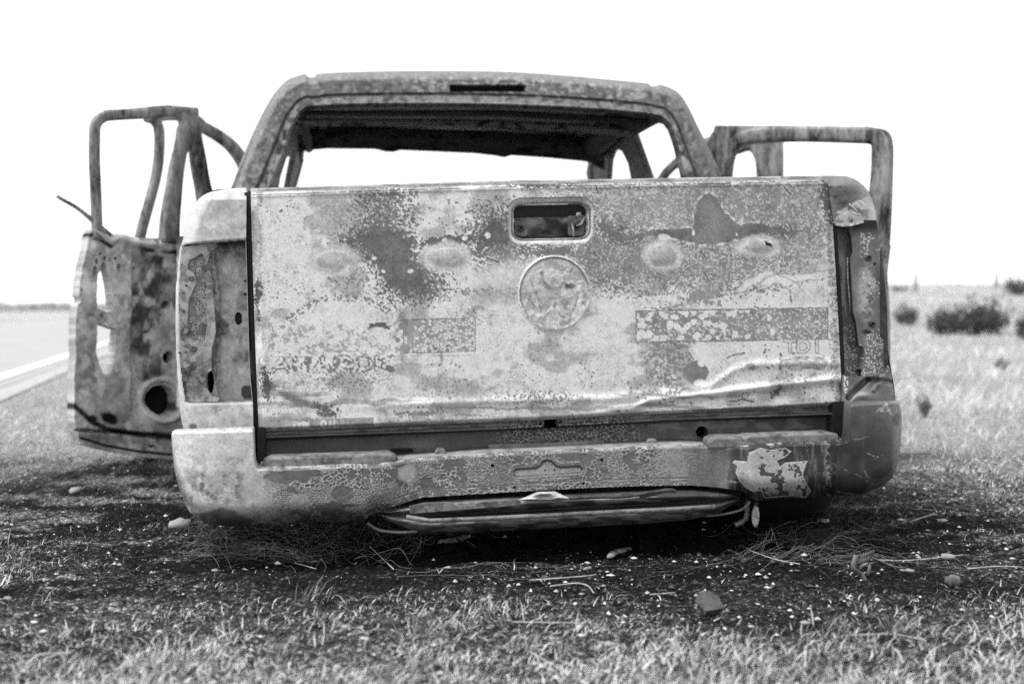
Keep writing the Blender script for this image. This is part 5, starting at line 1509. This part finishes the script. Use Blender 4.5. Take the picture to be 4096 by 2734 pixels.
# outer skin only behind the lower half, so the light falls through the upper openings
px_plate('outer_skin', [(505, 1080), (1000, 1080), (1000, 1840), (640, 1838), (420, 1796), (330, 1770), (320, 1690), (420, 1640), (505, 1560)], [], p0 - nn * 0.10, nn, 0.004, M['soot'], door_rl, 0.001)
px_plate('hole_bracket', [(388, 1236), (400, 1240), (452, 1262), (470, 1318), (440, 1308), (392, 1290)], [circ(404, 1262, 6, 11)], p0 - nn * 0.02, nn, 0.006, M['mid'], door_rl, 0.002)
fr = door_rl
frame_bar('window_frame', [(388, 960), (386, 850), (382, 740), (378, 650), (378, 560), (380, 510), (392, 484), (420, 466), (480, 460), (560, 456), (640, 450), (720, 446), (786, 450)], 0.021, PL, fr, 50)
frame_bar('window_frame', [(420, 452), (520, 446), (640, 434), (700, 434), (786, 444)], 0.012, PL, fr, 30)
frame_bar('window_frame', [(700, 448), (730, 470), (745, 500), (738, 545), (722, 600), (705, 680), (692, 780), (680, 880), (676, 970)], 0.03, PL, fr, 40, 0.7, 'frame', [0.02, 0.03, 0.04, 0.03, 0.034, 0.04, 0.045])
frame_bar('window_frame', [(770, 450), (776, 520), (786, 600), (800, 690), (818, 780), (840, 880), (858, 990)], 0.04, PL, fr, 40, 0.7, 'frame', [0.022, 0.03, 0.036, 0.036, 0.044, 0.046])
frame_bar('bent_seal', [(228, 784), (250, 798), (300, 826), (345, 860), (390, 900), (437, 946)], 0.010, PL, fr, 30, 0.7, 'frame', [0.007, 0.007, 0.008, 0.010, 0.016])
# left front door, seen behind the rear one
PL = dplane((-0.40, 3.5), (-0.97, 2.85))
p0, nn = PL
door_fl = px_plate('door', [(500, 960), (800, 960), (985, 980), (985, 1720), (800, 1715), (560, 1690), (520, 1600), (500, 1300)], [circ(620, 1480, 50), [(640, 1080), (760, 1080), (780, 1300), (650, 1300)]], p0, nn, 0.09, M['frame'], truck, 0.01)
tag(door_fl, 'open left front door behind the rear one')
frame_bar('window_frame', [(556, 965), (575, 890), (600, 800), (622, 715), (634, 640), (638, 560), (634, 510), (615, 480), (585, 468)], 0.024, PL, door_fl, 40)
frame_bar('window_frame', [(600, 470), (700, 462), (780, 480), (815, 510), (870, 542), (925, 585), (965, 640), (985, 700), (1000, 800), (1000, 960)], 0.030, PL, door_fl, 50, 0.7, 'frame', [0.024, 0.026, 0.03, 0.034, 0.034, 0.03])
# right rear door
PL = dplane((1.50, 2.40), (2.2, 1.8))
p0, nn = PL
door_rr = px_plate('door', [(2800, 1000), (3000, 985), (3300, 985), (3548, 985), (3535, 1090), (3545, 1300), (3545, 1500), (3520, 1740), (3300, 1780), (2800, 1790)], [circ(3180, 1560, 60), circ(3100, 1250, 40)], p0, nn, 0.07, M['frame'], truck, 0.008)
tag(door_rr, 'open right rear door')
frame_bar('window_frame', [(2905, 730), (2906, 690), (2912, 640), (2926, 592), (2952, 562), (2992, 548), (3060, 540), (3200, 536), (3400, 540), (3480, 543), (3516, 560), (3528, 600), (3526, 700), (3516, 800), (3508, 900), (3505, 1000)], 0.036, PL, door_rr, 80, 0.7, 'frame', [0.028, 0.03, 0.032, 0.034, 0.034, 0.036, 0.042, 0.044, 0.044])
frame_bar('window_frame', [(2862, 513), (2950, 512), (3100, 512), (3300, 515), (3480, 520), (3540, 530), (3562, 570), (3564, 650), (3560, 800), (3552, 960), (3540, 1050)], 0.010, PL, door_rr, 60)
px_plate('frame_corner', [(2868, 508), (2990, 509), (2990, 540), (2950, 548), (2925, 575), (2908, 620), (2898, 720), (2875, 725), (2852, 640), (2842, 580), (2850, 545), (2862, 530)], [], p0 - nn * 0.0, nn, 0.04, M['frame'], door_rr, 0.006)
# right front door behind it
PL = dplane((1.40, 3.5), (2.1, 2.8))
p0, nn = PL
door_fr = px_plate('door', [(2480, 960), (3122, 935), (3120, 1500), (3080, 1660), (2480, 1700)], [circ(2900, 1450, 50)], p0, nn, 0.09, M['frame'], truck, 0.01)
tag(door_fr, 'open right front door behind the rear one')
px_plate('window_frame', [(2925, 600), (2960, 575), (3000, 562), (3060, 556), (3121, 560), (3121, 700), (3124, 945), (3044, 945), (3040, 700), (3034, 640), (3018, 605), (3000, 592), (2975, 598), (2935, 612)], [], p0, nn, 0.05, M['frame'], door_fr, 0.012)
frame_bar('window_frame', [(3000, 575), (2900, 560), (2820, 572), (2745, 620), (2710, 648), (2680, 675), (2655, 705), (2630, 760), (2600, 950)], 0.024, PL, door_fr, 50, 0.7)
# ================================================================== loose things on the ground
def gnd(px, py, dz=0.0):
    p = ground_hit(px, py)
    return p + Vector((0, 0, dz))

# steel wire left by burnt tyres
def wires(px0, px1, py0, py1, n, label, seed, sweep, ln=(0.15, 0.5), rise=0.05):
    rr = random.Random(seed)
    V = []; Fc = []
    for i in range(n):
        a = gnd(rr.uniform(px0, px1), rr.uniform(py0, py1))
        L = rr.uniform(*ln); th = rr.gauss(sweep, 0.5); curl = rr.gauss(0, 1.6)
        pts = []; x, y = a.x, a.y; hh = rr.uniform(0.2, 1) * rise
        m = 9
        for k in range(m):
            f = k / (m - 1)
            z = tz(x, y) + 0.004 + hh * math.sin(f * math.pi * rr.uniform(0.8, 1.0)) + (hh * 0.6 if rr.random() < 0.1 else 0)
            pts.append((x, y, z))
            th += curl / m
            x += math.cos(th) * L / m; y += math.sin(th) * L / m
        r_ = rr.uniform(0.00025, 0.00055)
        v_, f_ = tube('w', spline(pts, 14), r_, None, n=4, as_mesh=True)
        o_ = len(V); V += v_; Fc += [tuple(q + o_ for q in f) for f in f_]
    me = bpy.data.meshes.new('wire_tangle'); me.from_pydata(V, [], Fc)
    c = gnd((px0 + px1) / 2, (py0 + py1) / 2)
    o = link('wire_tangle', me, M['wire'], None, c)
    tag(o, label, 'wire tangle', 'tyre wire tangles')
wires(680, 1250, 2115, 2260, 190, 'matted tangle of thin tyre wire below the pale left bumper corner', 1, 0.1, (0.08, 0.3), 0.035)
wires(1230, 1650, 2130, 2280, 40, 'loose curls of tyre wire left of the lower step beam', 2, -0.4, (0.1, 0.35), 0.06)
wires(2950, 3400, 2170, 2270, 80, 'tangle of tyre wire below the right end of the bumper', 3, 0.2, (0.12, 0.4), 0.05)
wires(1400, 2700, 2290, 2340, 9, 'long single wires lying along the shadow edge before the bumper', 4, 0.05, (0.25, 0.6), 0.02)

# stones that can be told apart
stones = [(860, 2290, 26, 'knobbly white stone left of the wire tangle'), (985, 2283, 18, 'oval white pebble just right of the knobbly white stone'), (300, 1968, 60, 'large pale rock behind the bare soil at left, dark on its right side'),
          (500, 2012, 40, 'flat pale rock to the right of the large left rock'), (568, 2212, 18, 'small white pebble on dark soil below the left door'), (500, 2445, 24, 'pale stone beside the grass tuft at lower left'),
          (552, 2485, 26, 'pale angular stone lower right of the tuft at left'), (30, 2400, 40, 'pale stone cut by the left edge'), (2352, 2278, 40, 'dark rounded stone in the shadow under the step beam'),
          (1705, 2400, 22, 'white crumb below the shadow edge near the centre'), (1935, 2410, 36, 'bright cluster stone in front of the shadow near the centre'), (2378, 2355, 16, 'square grey pebble at the shadow edge'),
          (3300, 2090, 50, 'pale stone in the burnt grass right of the wheel'), (3770, 2085, 50, 'flat pale rock in the burnt grass at right'), (3790, 2230, 70, 'wide pale slab near the straws at right'),
          (3630, 2285, 60, 'bright white slab at the end of the bent bracket'), (2300, 2720, 46, 'white stone at the bottom edge near the centre'), (1640, 2660, 46, 'long white stone low in the foreground'),
          (1705, 2645, 34, 'white stone just right of the long white one'), (2640, 2620, 26, 'pale pebble in the foreground left of the grey chip'), (2290, 2600, 24, 'pale pebble in the lower centre foreground'),
          (3050, 2610, 40, 'pale flat stone right of the grey chip'), (2745, 2545, 12, 'tiny white pebble left below the grey chip'), (1260, 2250, 24, 'round grey pebble among the wires'), (720, 2105, 90, 'pale crumbly ash lump under the left bumper corner')]
for i, (px, py, wp, lab) in enumerate(stones):
    p = gnd(px, py)
    s = wp / F * (p - CAM).length / 2
    me = pebble_mesh('stone', 40 + i, 2)
    for q in me.polygons: q.use_smooth = True
    o = bpy.data.objects.new('stone', me); col.objects.link(o)
    me.materials.append(M['stone'] if 'dark' not in lab[:5] and 'grey' not in lab[:12] else M['bark'])
    o.location = p + Vector((0, 0, s * 0.1))
    rr = random.Random(i)
    o.scale = (s, s * rr.uniform(0.6, 1.0), s * (0.35 if 'flat' in lab or 'slab' in lab or 'long' in lab else 0.6))
    o.rotation_euler = (rr.uniform(-0.2, 0.2), rr.uniform(-0.2, 0.2), rr.uniform(-0.3, 0.3))
    tag(o, lab, 'stone', 'stones strewn round the wreck')

# bark strips in the shadow
for pts, lab in (([(1755, 2188), (1800, 2180), (1850, 2172), (1880, 2162)], 'curled bark strip in the shadow under the left part of the step beam'),
                 ([(2430, 2255), (2455, 2232), (2490, 2220), (2528, 2214)], 'curled bark strip in the shadow under the right part of the step beam')):
    P = [gnd(x, y, 0.012) for x, y in spline(pts, 12)]
    o = tube('bark_strip', P, [0.004, 0.008, 0.010, 0.011, 0.011, 0.012, 0.011, 0.011, 0.010, 0.009, 0.007, 0.003], M['bark'], None, 7, 0.6, (0, 0, 1), origin=P[5])
    tag(o, lab, 'bark', 'bark strips')

# straws and twigs
straws = [([(1180, 2265), (1265, 2290)], 'bent'), ([(2120, 2340), (2330, 2330), (2385, 2320)], ''), ([(2200, 2360), (2300, 2352), (2350, 2365), (2375, 2387)], ''), ([(1480, 2200), (1575, 2290)], ''), ([(2050, 2510), (2330, 2512)], ''), ([(1410, 2555), (1500, 2540), (1515, 2520)], ''),
          ([(3480, 2252), (3640, 2255), (3850, 2240)], ''), ([(3870, 2290), (3990, 2280), (4090, 2285)], ''), ([(3640, 2050), (3730, 2055)], ''), ([(3640, 2100), (3740, 2065)], ''), ([(3380, 2140), (3440, 2140)], ''), ([(3000, 2215), (3100, 2250), (3200, 2270)], ''), ([(2120, 2625), (2230, 2690), (2250, 2705)], ''), ([(3370, 2570), (3560, 2560), (3700, 2580)], ''), ([(3100, 2640), (3140, 2700), (3160, 2734)], ''), ([(40, 2650), (180, 2640), (290, 2630)], ''), ([(3850, 2620), (3980, 2680), (4080, 2720)], ''), ([(2600, 2400), (2700, 2385)], '')]
names = ['short straw below the wire tangle at left', 'long pale straw at the shadow edge near the centre', 'split pale straw crossing the long one near the centre', 'straight pale stick sloping down under the bumper notch', 'thin straw lying level in the centre foreground', 'broad pale straw in the foreground left of centre',
         'long pale straw behind the bent bracket at right', 'straw reaching the right edge', 'upper of two pale sticks in the burnt grass at right', 'sloping lower stick of two in the burnt grass at right', 'short pale stick right of the wheel', 'thick stalk in the wires under the right bumper', 'dark-edged curved twig in the lower centre foreground', 'long bent straw in the lower right foreground', 'pale stalk at the bottom edge right of the grey chip', 'pale straw at the lower left', 'straw in the lower right corner', 'short straw at the shadow edge right of centre']
for (pts, _), lab in zip(straws, names):
    n = max(6, len(pts) * 3)
    P = [Vector(q) for q in spline([gnd(x, y, 0.009) for x, y in pts], n)]
    o = tube('straw', P, 0.0014, M['straw'], None, 5, origin=P[n // 2])
    tag(o, lab, 'straw', 'straws on the ground')

# bent bracket with a spring, right foreground
c = gnd(3520, 2320)
br = empty('bent_bracket', c)
tag(br, 'bent metal bracket with a coil spring lying in front of the right bumper end', 'bracket')
S = (c - CAM).length / F
def up(px, py, off=0.0):
    return Vector(at(px, py, c.y + off))
tube('strap', [up(x, y) for x, y in spline([(3425, 2220), (3418, 2245), (3412, 2268), (3428, 2285), (3448, 2300), (3460, 2325)], 22)], 0.007, M['mid'], br, 6, 0.3, (0.3, 1, 0.2))
tube('strap', [up(x, y, 0.05) for x, y in spline([(3425, 2222), (3480, 2228), (3530, 2250), (3575, 2266), (3625, 2272)], 22)], 0.006, M['mid'], br, 6, 0.3, (0, 0.5, 1))
tube('prong', [up(3440, 2278), up(3446, 2262), up(3470, 2252)], 0.004, M['mid'], br, 6)
tube('prong', [up(3472, 2300), up(3476, 2275), up(3478, 2258)], 0.004, M['mid'], br, 6)
sp = []
a0, b0 = up(3440, 2236, 0.0), up(3490, 2218, 0.03)
for i in range(70):
    f = i / 69; an = f * 2 * math.pi * 5
    p = a0.lerp(b0, f)
    sp.append(p + Vector((0.3 * math.cos(an), 0.3 * math.sin(an), math.cos(an + 0.4))) * 0.011)
tube('spring', sp, 0.0022, M['mid'], br, 5)
# small threaded cap
c = gnd(3812, 2340, 0.008)
o = lathe('threaded_cap', [(0.0005, -0.018), (0.008, -0.018), (0.009, -0.010), (0.014, -0.008), (0.0145, -0.003), (0.0135, -0.001), (0.0145, 0.002), (0.0135, 0.005), (0.0145, 0.009), (0.012, 0.014), (0.0005, 0.015)], c, (0.9, -0.3, -0.15), M['mid'], None, 16)
tag(o, 'small threaded metal cap lying in the burnt grass at right', 'cap')
# grey chip of trim in the foreground
c = gnd(2855, 2490)
S = (c - CAM).length / F
k = S
chip = [(-55, 30), (-22, 66), (24, 64), (48, 40), (56, 6), (34, -40), (6, -32), (-24, -6)]
fold = [(-24, -6), (56, 6)]
def cpt(a_, b_, d_):
    return c + Vector((a_ * k, 0.02 + d_, (b_ + 40) * k * 0.85))
bm = bmesh.new()
dep = lambda a_, b_: 0.035 * max(0, b_) / 60 - 0.012 * (b_ < 0) * 0 + 0.0
F1 = [bm.verts.new(cpt(a_, b_, (0.045 * b_ / 60 if b_ > 0 else 0.016 * -b_ / 40))) for a_, b_ in chip]
F2 = [bm.verts.new(v.co + Vector((0.001, 0.007, -0.003))) for v in F1]
bm.faces.new([F1[i] for i in (0, 1, 2, 3, 4, 7)]); bm.faces.new([F1[i] for i in (7, 4, 5, 6)])
bm.faces.new([F2[i] for i in (7, 4, 3, 2, 1, 0)]); bm.faces.new([F2[i] for i in (6, 5, 4, 7)])
for i in range(8):
    j = (i + 1) % 8
    bm.faces.new((F1[i], F2[i], F2[j], F1[j]))
me = bpy.data.meshes.new('trim_chip'); bm.to_mesh(me); bm.free()
o = link('trim_chip', me, M['chip'], None, c)
tag(o, 'dark grey broken chip of trim lying in the foreground grass', 'debris')
# charred slab of rubber right of the wheel
bm = bmesh.new()
c = gnd(3290, 2200)
S = (c - CAM).length / F
pr = [(-150, 0), (-120, 40), (-60, 78), (0, 84), (60, 50), (110, 10), (150, -16)]
vs_ = []
for j, dy in enumerate((0.0, 0.05, 0.11)):
    vs_.append([bm.verts.new(c + Vector((a_ * S, dy + 0.01 * math.sin(i * 2 + j), max(0.0, b_ * S * (1 - 0.25 * j)) + (0.004 if j else 0)))) for i, (a_, b_) in enumerate(pr)])
base = [bm.verts.new(c + Vector((a_ * S, -0.01, -0.02))) for a_, b_ in pr]
for i in range(len(pr) - 1):
    bm.faces.new((base[i], base[i + 1], vs_[0][i + 1], vs_[0][i]))
    for j in range(2):
        bm.faces.new((vs_[j][i], vs_[j][i + 1], vs_[j + 1][i + 1], vs_[j + 1][i]))
bmesh.ops.subdivide_edges(bm, edges=bm.edges[:], cuts=2, use_grid_fill=True, fractal=0.4, along_normal=0.3, seed=3)
me = bpy.data.meshes.new('tyre_scrap'); bm.to_mesh(me); bm.free()
o = link('tyre_scrap', me, M['tyre'], None, c)
tag(o, 'black charred scrap of tyre on the ground right of the wheel', 'tyre scrap')
